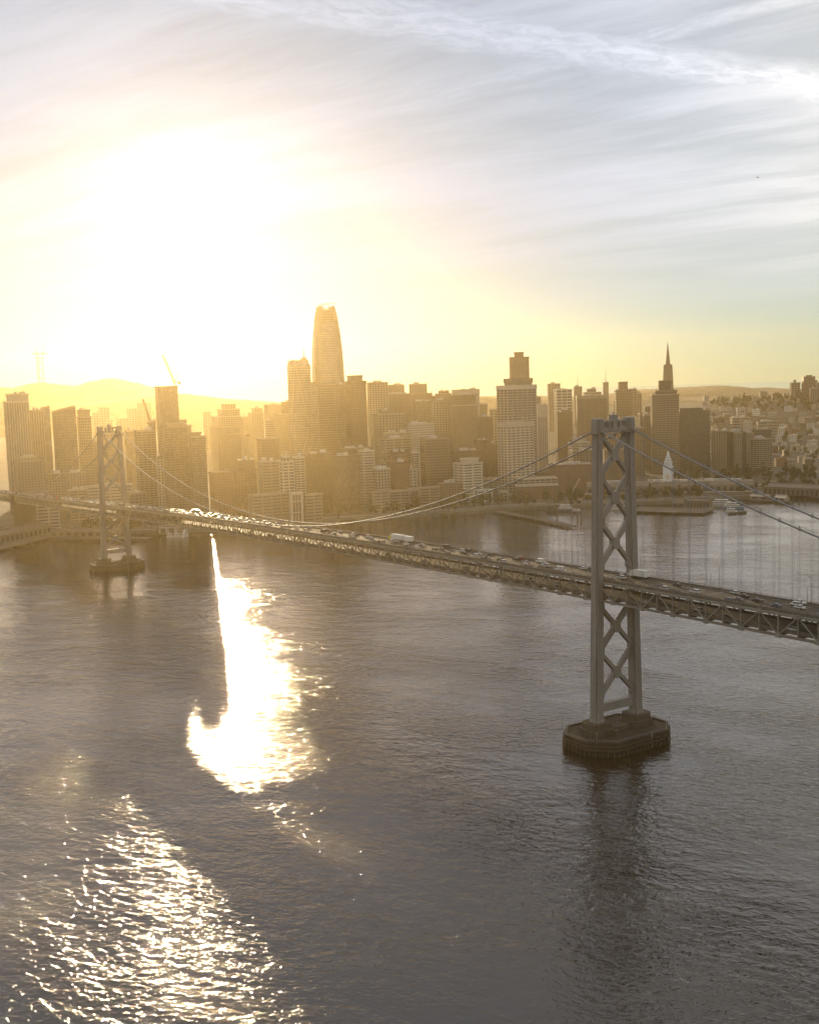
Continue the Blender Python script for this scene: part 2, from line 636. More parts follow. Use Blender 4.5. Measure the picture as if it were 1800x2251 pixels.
    sec = lambda o, z: [(u, s + v, z) for u, v in o]
    p.loft([sec(oc3, -8), sec(oc3, 1.2), sec(oc, 1.6), sec(oc, zp - 1.4), sec(octagon(a + .35, b + .35, c + .1), zp - 1.3),
            sec(octagon(a + .35, b + .35, c + .1), zp), sec(oc2, zp), sec(oc2, zp - 0.5)])
    pr = p.build('pier', M_CONCD, bridge)
    fm = MB()
    for z in (2.9, 4.4):
        fm.loft([sec(octagon(a + .35, b + .35, c + .1), z), sec(octagon(a + .75, b + .75, c + .3), z + .05), sec(octagon(a + .75, b + .75, c + .3), z + .45), sec(octagon(a + .35, b + .35, c + .1), z + .5)], cap=False)
    tag(fm.build('fender_wale', M_TIMBER, pr), kind='stuff')
    gm = MB()
    ring = octagon(a + .95, b + .95, c + .35)
    for i in range(8):
        p0, p1 = Vector(ring[i] + (0,)), Vector(ring[(i + 1) % 8] + (0,))
        k = max(2, int((p1 - p0).length / 2.4))
        for j in range(k):
            p_ = p0.lerp(p1, (j + .5) / k)
            gm.cyl(p_.x, s + p_.y, -4, 5.2, .22, .2, 6)
    tag(gm.build('fender_pile', M_TIMBER, pr), kind='stuff')
    rm_ = MB()
    ring = octagon(a - .3, b - .3, c)
    for i in range(8):
        p0, p1 = Vector(ring[i] + (zp + 1.05,)), Vector(ring[(i + 1) % 8] + (zp + 1.05,))
        rm_.bar((p0.x, s + p0.y, p0.z), (p1.x, s + p1.y, p1.z), .09, .09)
        rm_.bar((p0.x, s + p0.y, p0.z - .5), (p1.x, s + p1.y, p1.z - .5), .06, .06)
        k = max(1, int((p1 - p0).length / 2.5))
        for j in range(k):
            p_ = p0.lerp(p1, j / k)
            rm_.box(p_.x - .05, p_.x + .05, s + p_.y - .05, s + p_.y + .05, zp, zp + 1.05)
    tag(rm_.build('guard_rail', M_ROPE, pr), kind='stuff')
    bx = MB().box(-9.5, -6.8, s - 9, s - 6.6, zp - .5, zp + 2.2)
    bx.box(-9.7, -6.6, s - 9.2, s - 6.4, zp + 2.2, zp + 2.4)
    bx.build('equipment_hut', M_CONC, pr)
    for sg in (-1, 1):
        q = MB()
        o1 = octagon(7.0, 6.2, 2.4)
        o2 = octagon(6.0, 5.4, 2.0)
        x = sg * 12.6
        q.loft([[(x + u, s + v, zp - 0.6) for u, v in o1], [(x + u, s + v, zp + 2.6) for u, v in o1],
                [(x + u, s + v, zp + 2.8) for u, v in o2], [(x + u, s + v, zb - 0.003) for u, v in o2]])
        q.build('pedestal', M_CONC, pr)
    q = MB()
    q.box(-5.5, 5.5, s - 3.0, s + 3.0, zp - 0.503, zp + 1.6)
    q.build('plinth', M_CONC, pr)
    for x, y in ((-a + 2, s - b + 5), (a - 2, s + b - 6), (a - 5, s - b + 3), (-a + 4, s + b - 3)):
        q = MB().cyl(x, y, zp - 0.5, zp + 5.5, 0.09, 0.07, 6)
        q.cyl(x, y, zp + 4.2, zp + 4.7, 0.3, 0.3, 6)
        q.build('marker_post', M_ROPE, pr)
    q = MB().box(5.0, 5.6, s - b - 0.55, s - b - 0.35, -1, zp + 0.9)
    for k in range(10):
        q.box(4.9, 5.7, s - b - 0.62, s - b - 0.5, 0.5 + k * 0.7, 0.58 + k * 0.7)
    q.build('ladder', M_ROPE, pr)
    return t


LV3 = [(126.0, 145.0), (105.3, 125.8), (84.2, 105.0), (45.0, 66.0), (23.2, 44.6)]
bridge_tower(0.0, 12.0, 152.4, LV3, (25.5, 17.0, 9.5, 6.6))
LV2 = [(116.5, 134.2), (97.0, 116.2), (76.5, 96.7), (38.5, 53.0), (22.5, 38.2)]
bridge_tower(SPAN, 12.0, 141.2, LV2, (25.0, 16.0, 8.5, 6.6))

S0, S1 = -15 * PANEL, SPAN + 53 * PANEL      # the stretch of bridge that is built
NP = 15 + 77 + 53
S_ = [S0 + PANEL * k for k in range(NP + 1)]


def strip(x0, x1, z0, z1, mats, name, parent, mi=None, step=1):
    """continuous bar following the deck, x0..x1 across, z0..z1 above the bottom chord"""
    m = MB()
    rings = [[(x0, s, zc(s) + z0), (x1, s, zc(s) + z0), (x1, s, zc(s) + z1), (x0, s, zc(s) + z1)] for s in S_[::step]]
    m.loft(rings)
    return m.build(name, mats, parent)


ud = strip(-9.0, 9.0, ZR - 0.6, ZR, M_ROAD, 'upper_deck', bridge)
for sg in (-1, 1):
    xs = sorted((sg * 9.0, sg * 9.45))
    strip(xs[0], xs[1], ZR - 0.9, ZR + 0.95, M_RAIL, 'parapet', ud)
    m = MB()
    for s in S_:
        for k in range(3):
            m.box(sg * 9.22 - 0.08, sg * 9.22 + 0.08, s + k * PANEL / 3 - 0.08, s + k * PANEL / 3 + 0.08, zc(s) + ZR + 0.95, zc(s) + ZR + 1.35)
    tag(m.build('rail_post', M_RAIL, ud), kind='stuff')
    strip(sg * 9.22 - 0.06, sg * 9.22 + 0.06, ZR + 1.35, ZR + 1.47, M_RAIL, 'hand_rail', ud)
for k in range(1, 5):
    x = -8.75 + 3.5 * k
    m = MB()
    s = S0
    while s < S1 - 6:
        m.add([(x - 0.08, s, zc(s) + ZR + .015), (x + 0.08, s, zc(s) + ZR + .015), (x + 0.08, s + 3.5, zc(s + 3.5) + ZR + .015), (x - 0.08, s + 3.5, zc(s + 3.5) + ZR + .015)], [(0, 1, 2, 3)])
        s += 11.0
    tag(m.build('lane_marking', M_PAINT, ud), kind='stuff')
for x in (-8.7, 8.7):
    m = MB()
    vs = [(x + o, s, zc(s) + ZR + .015) for s in S_ for o in (-0.08, 0.08)]
    m.add(vs, [(2 * i, 2 * i + 1, 2 * i + 3, 2 * i + 2) for i in range(NP)])
    m.build('edge_line', M_PAINT, ud)
ld = strip(-8.6, 8.6, 1.1, 1.7, M_ROAD, 'lower_deck', bridge)
for sg in (-1, 1):
    xs = sorted((sg * 8.6, sg * 8.9))
    strip(xs[0], xs[1], 0.9, 2.5, M_RAIL, 'kerb_rail', ld)
for k, s in enumerate(S_):
    m = MB().box(-HW + .46, HW - .46, s - 0.25, s + 0.25, zc(s) - 0.3, zc(s) + 1.09)
    m.build('floor_beam', M_STEEL2, ld)
    m = MB().box(-HW + .46, HW - .46, s - 0.22, s + 0.22, zc(s) + ZR - 2.0, zc(s) + ZR - 0.61)
    m.build('floor_beam', M_STEEL2, ud)

for sg in (-1, 1):
    x = sg * HW
    tr = strip(x - 0.45, x + 0.45, -0.5, 0.5, M_STEEL2, 'truss', bridge)
    strip(x - 0.42, x + 0.42, ZR - 1.35, ZR - 0.45, M_STEEL2, 'top_chord', tr)
    for k, s in enumerate(S_):
        z0, z1 = zc(s) + 0.3, zc(s) + ZR - 1.2
        MB().box(x - 0.22, x + 0.22, s - 0.26, s + 0.26, z0, z1).build('truss_post', M_STEEL2, tr)
        up = k % 2 == 1
        pl = MB()
        zz = zc(s) + (ZR - 0.9 if up else 0.0)
        pl.box(x - 0.49, x + 0.49, s - 1.15, s + 1.15, zz - 0.95, zz + 0.75)
        pl.build('gusset_plate', M_STEEL2, tr)
        if k < NP:
            s2 = S_[k + 1]
            zt_, zb_ = ZR - 1.0, 0.1
            a = (x, s, zc(s) + (zt_ if up else zb_))
            b = (x, s2, zc(s2) + (zb_ if up else zt_))
            MB().bar(a, b, 0.40, 0.52).build('diagonal', M_STEEL2, tr)


# main cables
def cable_z(s):
    t3, t2 = 147.6, 136.6
    if 0 <= s <= SPAN:
        u = s / SPAN
        lo = zc(SPAN / 2) + ZR + 2.4
        k = lo - (t3 + t2) / 2
        return t3 + (t2 - t3) * u + 4 * k * u * (1 - u)
    if s < 0:
        u = -s / SIDE
        e = zc(-SIDE) + ZR - 1.0
        return t3 + (e - t3) * u - 4 * 17.5 * u * (1 - u)
    u = (s - SPAN) / SIDE
    e = zc(SPAN + SIDE) + ZR - 1.0
    return t2 + (e - t2) * u - 4 * 16.5 * u * (1 - u)


for sg in (-1, 1):
    x = sg * 9.75
    pts = [(x, s, cable_z(s)) for s in np.linspace(S0, SPAN + SIDE, 300)]
    cb = MB().path(pts, 0.40, 8).build('main_cable', M_ROPE, bridge, True)
    for dx in (-0.35, 0.35):
        p2 = [(p[0] + dx, p[1], p[2] + 1.15) for p in pts]
        MB().path(p2, 0.035, 3).build('hand_rope', M_ROPE, cb)
    for k in range(1, NP):
        s = S_[k]
        if abs(s) < 5 or abs(s - SPAN) < 5 or s > SPAN + SIDE - 8 or s < S0 + 1:
            continue
        zt_, zb_ = cable_z(s), zc(s) + ZR - 0.5
        slope = (cable_z(s + 1) - cable_z(s - 1)) / 2
        ln = math.hypot(1, slope)
        b = MB().bar((x, s - 0.55 / ln, zt_ - 0.55 * slope / ln), (x, s + 0.55 / ln, zt_ + 0.55 * slope / ln), 0.56, n=8)
        b.box(x - 0.3, x + 0.3, s - 0.06, s + 0.06, zt_ + 0.3, zt_ + 1.2)
        b.build('cable_band', M_ROPE, cb)
        if zt_ - zb_ > 0.6:
            h = MB()
            for dx in (-0.42, 0.42):
                for dy in (-0.3, 0.3):
                    h.bar((x + dx, s + dy, zb_), (x + dx, s + dy, zt_), 0.03, n=3)
            h.build('suspender', M_ROPE, bridge)

# ------------------------------------------------------------------ ground, shore and hills
def sstep(a, b, x):
    t = min(1.0, max(0.0, (x - a) / (b - a)))
    return t * t * (3 - 2 * t)


def terrain(x, y):
    z = 3.6 + 82 * sstep(2150, 3550, y) * (0.55 + 0.45 * sstep(-200, 700, x))
    z += 27 * math.exp(-((x - 1130) / 330) ** 2 - ((y - 3330) / 330) ** 2)
    z += 12 * math.exp(-((x - 760) / 160) ** 2 - ((y - 3050) / 260) ** 2)
    z -= 30 * sstep(3700, 4600, y)
    z += 1.5 * sstep(2300, 2800, y) * math.sin(x * 0.021 + y * 0.013)
    return z


def ground_material(name, cols, scale, rough=0.9):
    m = bpy.data.materials.new(name)
    m.use_nodes = True
    t = NT(m.node_tree)
    bs = m.node_tree.nodes['Principled BSDF']
    bs.inputs['Roughness'].default_value = rough
    bs.inputs['Specular IOR Level'].default_value = 0.2
    g = t.add('ShaderNodeNewGeometry')
    a = t.noise(g.outputs['Position'], scale, 6, 0.6)
    b = t.noise(g.outputs['Position'], scale * 7, 4, 0.6)
    c = t.mix(t.ramp(a, 0.42, 0.58), cols[0] + (1,), cols[1] + (1,))
    t.l.new(t.mix(t.ramp(b, 0.45, 0.62), c, cols[2] + (1,)), bs.inputs['Base Color'])
    return m


SHORE_PX = [(-700, 1196), (0, 1182), (150, 1186), (300, 1180), (460, 1168), (620, 1158), (766, 1149), (900, 1138), (1000, 1134),
            (1092, 1124), (1250, 1117), (1400, 1111), (1520, 1106), (1620, 1098), (1700, 1092), (1800, 1086), (2150, 1078)]
SHORE = [on(x, y, 0.0) for x, y in SHORE_PX]


def shore_y(x):
    xs = [p.x for p in SHORE]
    return float(np.interp(x, xs, [p.y for p in SHORE]))


def build_ground():
    m = MB()
    xs = sorted(set([p.x for p in SHORE] + list(np.linspace(-2600, 2600, 90))))
    ts = [0, 40, 100, 200, 320, 450, 600] + list(range(750, 4600, 110))
    rows = []
    for x in xs:
        sy = shore_y(x)
        rows.append([(x, sy, -4.0), (x, sy, 3.6)] + [(x, sy + t, terrain(x, sy + t)) for t in ts[1:]])
    n = len(rows[0])
    vs = [v for r in rows for v in r]
    fs = [(i * n + j, (i + 1) * n + j, (i + 1) * n + j + 1, i * n + j + 1) for i in range(len(rows) - 1) for j in range(n - 1)]
    m.add(vs, fs)
    g = m.build('city_ground', ground_material('city_ground', ((0.05, 0.045, 0.036), (0.075, 0.066, 0.05), (0.035, 0.034, 0.022)), 0.02))
    tag(g, kind='structure')
    # seawall coping, quay road and green strip follow the shore
    def ribbon(name, d0, d1, z0, z1, mt):
        r = MB()
        rings = []
        for x in np.linspace(-900, 1000, 60):
            y = shore_y(x)
            rings.append([(x, y + d0, z0), (x, y + d1, z0), (x, y + d1, z1), (x, y + d0, z1)])
        r.loft(rings)
        tag(r.build(name, mt), kind='structure')
    ribbon('seawall', -0.6, 0.5, -4, 4.6, mat('seawall_concrete', (0.105, 0.09, 0.068), 0.9, 0, 0.2, 0.1))
    ribbon('promenade', 0.6, 13, 3.5, 3.75, mat('promenade_paving', (0.085, 0.073, 0.055), 0.85, 0, 0.2, 0.1))
    ribbon('waterfront_road', 26, 52, 3.5, 3.70, mat('quay_asphalt', (0.075, 0.07, 0.065), 0.7, 0, 0.2, 0.1))
    ribbon('tram_lawn', 13.1, 20, 3.5, 3.82, mat('lawn', (0.06, 0.075, 0.03), 0.95, 0, 0.3, 0.15))


build_ground()


def ridge(name, Y, depth, prof, zbase, matl, seed, rough=6.0):
    """a range of hills whose crest passes through photo pixels prof at ground distance Y"""
    pts = sorted((at(x, y, Y).x, at(x, y, Y).z) for x, y in prof)
    X = [p[0] for p in pts]
    Z = [p[1] for p in pts]
    rnd = random.Random(seed)
    ph = [(rnd.uniform(0, 6.28), rnd.uniform(.5, 1.5)) for _ in range(8)]
    m = MB()
    nx, ny = 240, 22
    vs = []
    for i in range(nx):
        x = X[0] + (X[-1] - X[0]) * i / (nx - 1)
        zc_ = float(np.interp(x, X, Z))
        for j in range(ny):
            v = j / (ny - 1) * 2 - 1
            y = Y + v * depth
            f = max(0.0, 1 - abs(v) ** 1.5) if v < 0 else max(0.0, 1 - v ** 1.5)
            n = sum(math.sin(x * 0.0045 * a * (k + 1) + y * 0.006 * (k + 1) * a + p) / (k + 1) for k, (p, a) in enumerate(ph))
            nn = math.sin(x * 0.05 + seed) * math.sin(x * 0.031 + y * 0.02) + 0.6 * math.sin(x * 0.11 + 2)
            vs.append((x, y, zbase + (zc_ - zbase) * f + rough * n * (1 - f) * 2 * f + nn * rough * 0.2))
    m.add(vs, [(i * ny + j, (i + 1) * ny + j, (i + 1) * ny + j + 1, i * ny + j + 1) for i in range(nx - 1) for j in range(ny - 1)])
    tag(m.build(name, matl, None, True), kind='structure')


M_HILL = ground_material('hill_scrub', ((0.07, 0.066, 0.038), (0.11, 0.095, 0.06), (0.03, 0.034, 0.018)), 0.006)
K = 1800 / 1724
ridge('twin_peak_hills', 5400, 700, [(-400, 855), (0, 849), (30, 852), (60, 845), (75, 841), (95, 840), (120, 843), (160, 846), (175, 846), (195, 839),
      (230, 832), (250, 830), (270, 834), (300, 840), (335, 850), (380, 862), (450, 872), (600, 884), (900, 890)], 40, M_HILL, 3)
ridge('near_ridge_hills', 4500, 500, [(-400, 895), (0, 890), (200, 885), (330, 868), (400, 864), (440, 868), (500, 876), (640, 884), (800, 886),
      (1000, 868), (1060, 871), (1100, 874), (1300, 880), (1500, 874)], 30, M_HILL, 8)
ridge('western_hills', 5700, 800, [(700, 884), (1000, 872), (1150, 868), (1250, 872), (1350, 864), (1400, 856), (1470, 852), (1520, 850), (1580, 846),
      (1620, 849), (1655, 853), (1680, 851), (1720, 853), (1800, 856), (2100, 862), (2500, 870)], 30, M_HILL, 5)
ridge('foreshore_hills', 5000, 600, [(1300, 890), (1400, 882), (1500, 874), (1600, 872), (1700, 874), (1800, 880), (2200, 890)], 30, M_HILL, 11)

# ------------------------------------------------------------------ city buildings
CR = {'a': (0, 720, 3.748), 'b': (440, 640, 3.748), 'c': (860, 740, 3.748), 'd': (1300, 720, 3.448), 'e': (240, 900, 5.3875),
      'f': (620, 960, 6.157), 'g': (1080, 1000, 7.183), 'h': (1340, 960, 7.836), 'i': (1540, 1040, 6.63), 'j': (1560, 800, 7.183)}


def cp(c, x, y):
    o = CR[c]
    return (o[0] + x / o[2], o[1] + y / o[2])


WALL = {
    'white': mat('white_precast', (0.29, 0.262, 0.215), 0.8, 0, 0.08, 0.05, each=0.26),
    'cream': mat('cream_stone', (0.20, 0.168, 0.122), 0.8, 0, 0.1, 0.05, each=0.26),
    'tan': mat('tan_stone', (0.165, 0.13, 0.09), 0.8, 0, 0.12, 0.05, each=0.26),
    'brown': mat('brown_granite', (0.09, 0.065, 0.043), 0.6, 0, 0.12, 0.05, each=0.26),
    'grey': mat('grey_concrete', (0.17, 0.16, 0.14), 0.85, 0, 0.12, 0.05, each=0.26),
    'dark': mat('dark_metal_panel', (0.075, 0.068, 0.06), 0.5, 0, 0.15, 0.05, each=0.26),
    'brick': mat('red_brick', (0.12, 0.07, 0.05), 0.9, 0, 0.15, 0.08, each=0.26),
    'teal': mat('pale_green_panel', (0.36, 0.42, 0.37), 0.6, 0, 0.1, 0.05, each=0.26),
}


def glass_mat(name, rgb, rough):
    """window glass: each pane a little different"""
    m = bpy.data.materials.new(name)
    m.use_nodes = True
    t = NT(m.node_tree)
    bs = m.node_tree.nodes['Principled BSDF']
    bs.inputs['Roughness'].default_value = rough
    bs.inputs['Specular IOR Level'].default_value = 0.5
    tc = t.add('ShaderNodeTexCoord')
    sn = t.add('ShaderNodeVectorMath', operation='SNAP')
    t.l.new(tc.outputs['Object'], sn.inputs[0])
    sn.inputs[1].default_value = (3.1, 3.1, 3.9)
    wn = t.add('ShaderNodeTexWhiteNoise', noise_dimensions='3D')
    t.l.new(sn.outputs[0], wn.inputs['Vector'])
    f = t.m('POWER', wn.outputs['Value'], 3.0)
    oi = t.add('ShaderNodeObjectInfo')
    f = t.m('MULTIPLY', f, t.m('ADD', 0.4, t.m('MULTIPLY', oi.outputs['Random'], 1.0)))
    t.l.new(t.m('ADD', rough * .6, t.m('MULTIPLY', oi.outputs['Random'], rough)), bs.inputs['Roughness'])
    t.l.new(t.mix(f, rgb + (1,), tuple(min(1, c * 2.0 + 0.01) for c in rgb) + (1,)), bs.inputs['Base Color'])
    return m


GLASS = {'dark': glass_mat('dark_glass', (0.03, 0.03, 0.032), 0.22), 'blue': glass_mat('blue_glass', (0.045, 0.055, 0.062), 0.18),
         'bronze': glass_mat('bronze_glass', (0.045, 0.033, 0.022), 0.25)}
M_ROOF = mat('roof_gravel', (0.15, 0.135, 0.11), 0.95, 0, 0.2, 0.1)
M_PLANT = mat('rooftop_metal', (0.30, 0.29, 0.27), 0.6, 0, 0.15, 0.2)

#        spacing, pier fraction, floor, band fraction, pier depth, band depth
STY = {'grid': (5.2, .26, 4.0, .30, .55, .45), 'wide': (8.5, .16, 4.0, .36, .5, .42), 'piers': (3.6, .42, 4.0, 0, .8, 0), 'bands': (14., .16, 4.0, .60, .3, .5),
       'glass': (4.5, .07, 4.0, .14, .22, .16), 'punch': (4.0, .50, 3.6, .50, .35, .30), 'fine': (2.4, .30, 4.0, .30, .35, .3), 'balc': (6.0, .10, 3.3, .30, .2, .9),
       'plain': (60., .02, 60., .03, .05, .04)}


def frame_mesh(w, d, z0, z1, sty, far):
    sp, pf, fh, bf, pd, bd = STY[sty]
    if far > 2500:
        sp, fh = sp * 1.5, fh * 1.6
    m = MB()
    H = z1 - z0
    for ax in (0, 1):
        L = (w, d)[ax]
        D = (d, w)[ax]
        n = max(1, round(L / sp))
        pw = pf * L / n
        for sg in (-1, 1):
            for k in range(n + 1):
                c = -L / 2 + L * k / n
                a, b = max(c - pw / 2, -L / 2), min(c + pw / 2, L / 2)
                q0, q1 = sorted((sg * D / 2, sg * (D / 2 + pd)))
                if ax == 0:
                    m.box(a, b, q0, q1, z0, z1)
                else:
                    m.box(q0, q1, a, b, z0, z1)
    if bf:
        nf = max(1, round(H / fh))
        for k in range(nf + 1):
            za = z0 + H * k / nf
            zb = min(z1 - 0.01, za + bf * H / nf)
            za = max(z0 + 0.01, za)
            if zb - za < 0.1:
                continue
            for sg in (-1, 1):
                q0, q1 = sorted((sg * d / 2, sg * (d / 2 + bd)))
                m.box(-w / 2 - bd, w / 2 + bd, q0, q1, za, zb)
                q0, q1 = sorted((sg * w / 2, sg * (w / 2 + bd)))
                m.box(q0, q1, -d / 2, d / 2, za, zb)
    return m


def cap_mesh(w, d, z, e=0.9, h=1.6):
    m = MB()
    for sg in (-1, 1):
        a, b = sorted((sg * (d / 2 - 0.2), sg * (d / 2 + e)))
        m.box(-w / 2 - e, w / 2 + e, a, b, z - h, z + 0.9)
        a, b = sorted((sg * (w / 2 - 0.2), sg * (w / 2 + e)))
        m.box(a, b, -d / 2 + 0.2, d / 2 - 0.2, z - h, z + 0.9)
    m.box(-w / 2 + 0.2, w / 2 - 0.2, -d / 2 + 0.2, d / 2 - 0.2, z - 0.5, z + 0.05, 1)
    return m


N_BLD = [0]


def T(c, x0, x1, yt, Y, sty, wall, label, rot=30, ratio=0.8, name='office_tower', glass='dark', tiers=(), plant=True, cap=None, slant=None, cat='building', z0=None, ch=1.6):
    """building whose roof line spans photo pixels x0..x1 at yt (in crop c) at ground distance Y; tiers: higher set-back blocks"""
    rnd = random.Random(hash(label) % 9973 if False else sum(map(ord, label)))
    th = R(rot)
    box = []
    for q in ((x0, x1, yt, sty, wall),) + tuple(tuple(q) + (sty, wall)[len(q) - 3:] if len(q) < 5 else tuple(q) for q in tiers):
        a, b = at(*cp(c, q[0], q[2]), Y), at(*cp(c, q[1], q[2]), Y)
        S = b.x - a.x
        w = S / (abs(math.cos(th)) + ratio * abs(math.sin(th)))
        box.append([(a.x + b.x) / 2, w, ratio * w, (a.z + b.z) / 2, q[3], q[4]])
    cx = box[0][0]
    gz = terrain(cx, Y) if z0 is None else z0
    root = empty(name, (cx, Y, gz), th)
    tag(root, label, cat)
    z = -1.0
    last = None
    for i, (bx, w, d, top, st, wl) in enumerate(box):
        zt = top - gz
        off = (bx - cx)
        ox, oy = off * math.cos(th), -off * math.sin(th)
        wm = WALL[wl]
        g = GLASS[glass]
        m = MB()
        if slant is not None and i == len(box) - 1:
            l, r = slant
            zl, zr = zt, zt + (at(*cp(c, x0, r), Y).z - at(*cp(c, x0, l), Y).z)
            m.loft([[(-w / 2, -d / 2, z), (w / 2, -d / 2, z), (w / 2, d / 2, z), (-w / 2, d / 2, z)],
                    [(-w / 2, -d / 2, zl), (w / 2, -d / 2, zr), (w / 2, d / 2, zr), (-w / 2, d / 2, zl)]])
            zf = min(zl, zr)
        else:
            m.box(-w / 2, w / 2, -d / 2, d / 2, z, zt)
            zf = zt
        blk = m.build('block', wm if st == 'plain' else g, root, loc=(ox, oy, 0))
        if st != 'plain':
            fr = frame_mesh(w, d, z, zf - (ch if zf > 8 else 0.5), st, Y).build('facade_frame', wm, blk)
            tag(fr, kind='stuff')
        if not (slant is not None and i == len(box) - 1):
            cap_mesh(w, d, zt, 0.95, ch).build('parapet', [WALL[cap] if cap else wm, M_ROOF], blk)
        else:
            e = MB()
            for sg in (-1, 1):
                a, b = sorted((sg * d / 2, sg * (d / 2 + 0.8)))
                e.hexa([(-w / 2, a, zl - 1.5), (w / 2, a, zr - 1.5), (w / 2, b, zr - 1.5), (-w / 2, b, zl - 1.5)],
                       [(-w / 2, a, zl + 0.8), (w / 2, a, zr + 0.8), (w / 2, b, zr + 0.8), (-w / 2, b, zl + 0.8)])
            e.build('parapet', wm, blk)
        z = zt - 0.05
        last = (w, d, zt, ox, oy)
    if plant and slant is None:
        w, d, zt, ox, oy = last
        for k in range(4 if w > 30 else 3 if w > 18 else 2):
            p = MB()
            pw, pd_ = w * rnd.uniform(.14, .40) / (1 + .3 * k), d * rnd.uniform(.14, .42) / (1 + .3 * k)
            x, y = rnd.uniform(-.3, .3) * w, rnd.uniform(-.28, .28) * d
            hh = rnd.uniform(2.0, 5.0) - k * 0.37
            p.box(x - pw / 2, x + pw / 2, y - pd_ / 2, y + pd_ / 2, zt, zt + hh)
            for q in range(3):
                xx = x - pw / 3 + q * pw / 3
                p.box(xx - pw * .1, xx + pw * .1, y - pd_ * .4, y + pd_ * .4, zt + hh, zt + hh + 0.7)
            if k == 0 and rnd.random() < .5:
                p.cyl(x, y, zt + hh, zt + hh + rnd.uniform(5, 11), .22, .08, 5)
            p.build('roof_plant', M_PLANT, root, loc=(ox, oy, 0))
    N_BLD[0] += 1
    return root


def antenna(root, x, y, z0, z1, r=0.35):
    m = MB().cyl(x, y, z0, z0 + (z1 - z0) * .5, r, r * .7, 6)
    m.cyl(x, y, z0 + (z1 - z0) * .5, z1, r * .5, r * .15, 6)
    m.build('mast', M_ROPE, root)


# left: towers on the hill at the end of the bridge
T('a', 30, 232, 610, 1720, 'piers', 'white', 'tall white-ribbed tower at the left edge with a blank white crown', 30, .55, 'apartment_tower', 'blue', [(50, 232, 548, 'plain', 'white')], cap='white')
T('a', 234, 356, 684, 1790, 'piers', 'cream', 'pale ribbed tower beside the white-crowned tower at far left', 30, .8, 'apartment_tower', 'blue')
T('a', 326, 411, 664, 1840, 'glass', 'grey', 'dark glass tower with a sloping top behind the pale ribbed one', 30, .9, 'apartment_tower', 'blue', slant=(664, 648))
T('a', 420, 629, 690, 1660, 'glass', 'tan', 'broad dark tower with slanted roof left of the far bridge tower', 24, .7, 'apartment_tower', 'bronze', slant=(690, 650))
T('a', 630, 753, 736, 1690, 'fine', 'tan', 'slab tower with stepped top just left of the far bridge tower', 24, .8, 'apartment_tower', 'bronze', [(631, 743, 681, 'plain', 'tan')])
T('a', 112, 372, 1098, 1500, 'punch', 'cream', 'stepped beige apartment block low behind the left end of the bridge', 30, .6, 'apartment_block', 'dark', [(150, 300, 1066, 'punch', 'cream')])
T('a', 372, 520, 1205, 1560, 'punch', 'tan', 'low tan block right of the stepped beige apartments', 30, .8, 'apartment_block')
T('a', 205, 490, 1432, 1420, 'bands', 'white', 'low white banded building seen under the left end of the deck', 20, .5, 'office_block', plant=False)
T('a', 560, 715, 1335, 1520, 'bands', 'cream', 'low cream hall behind the deck left of the far bridge tower', 20, .6, 'warehouse')
T('a', 712, 1088, 1300, 1540, 'bands', 'white', 'long low white warehouse behind the legs of the far bridge tower', 20, .35, 'warehouse')
T('a', 1050, 1205, 1362, 1500, 'grid', 'tan', 'small tan building right of the long white warehouse', 25, .7, 'warehouse')
T('a', 520, 700, 1195, 1590, 'punch', 'cream', 'mid-height pale block behind the deck between left towers', 30, .7, 'apartment_block')
T('a', 752, 815, 930, 1760, 'glass', 'tan', 'narrow hazy tower directly behind the head of the far bridge tower', 30, .8, 'apartment_tower', 'bronze')
T('a', 825, 1000, 870, 1900, 'glass', 'tan', 'broad hazy block showing between the legs of the far bridge tower', 30, .7, 'office_block', 'bronze')
T('a', 1020, 1110, 850, 1950, 'glass', 'tan', 'hazy tower right of the far bridge tower head', 30, .8, 'office_tower', 'bronze')
# far haze silhouettes on the left
for q, lb in (((755, 830, 702), 'low pale silhouette block left of centre in the far left haze'), ((808, 900, 658), 'pale flat-topped silhouette tower above the far bridge tower head'),
              ((830, 930, 762), 'faint round-shouldered block just above the far bridge tower'), ((962, 1060, 750), 'faint low block between the far bridge tower and the crane'),
              ((1040, 1126, 668), 'faint square tower left of the slender leaning crane'), ((1124, 1242, 622), 'tallest of the faint blocks left of the crane-topped tower'),
              ((1676, 1740, 695), 'faint slim tower right of the crane-topped tower')):
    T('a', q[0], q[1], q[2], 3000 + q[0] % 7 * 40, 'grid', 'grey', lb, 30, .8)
# crane-topped tower and the cluster below it
crane_tower = T('a', 1270, 1467, 486, 1860, 'glass', 'brown', 'bare-topped dark tower under construction carrying a luffing crane', 26, .8, 'tower_under_construction', 'bronze', plant=False)
T('e', 296, 548, 250, 1540, 'balc', 'tan', 'leftmost dark block of the apartment trio right of the far bridge tower', 26, .6, 'apartment_tower', 'bronze')
T('e', 592, 930, 210, 1500, 'balc', 'tan', 'middle and tallest of the apartment trio right of the far bridge tower', 26, .6, 'apartment_tower', 'bronze', [(648, 880, 165, 'plain', 'cream')], plant=False)
T('e', 938, 1142, 316, 1470, 'balc', 'tan', 'rightmost apartment tower of the trio with sunlit balcony edges', 26, .7, 'apartment_tower', 'bronze', [(945, 1086, 276, 'plain', 'tan')], plant=False)
T('e', 826, 916, 125, 1640, 'grid', 'tan', 'small block peeking out behind the middle apartment tower', 26, .8, plant=False)
T('e', 905, 968, 188, 1600, 'grid', 'tan', 'narrow block behind the gap between the apartment towers', 26, .8, plant=False)
T('e', 455, 545, 155, 1700, 'grid', 'tan', 'rough-topped unfinished block at the foot of the crane-topped tower', 26, .8, 'tower_under_construction')
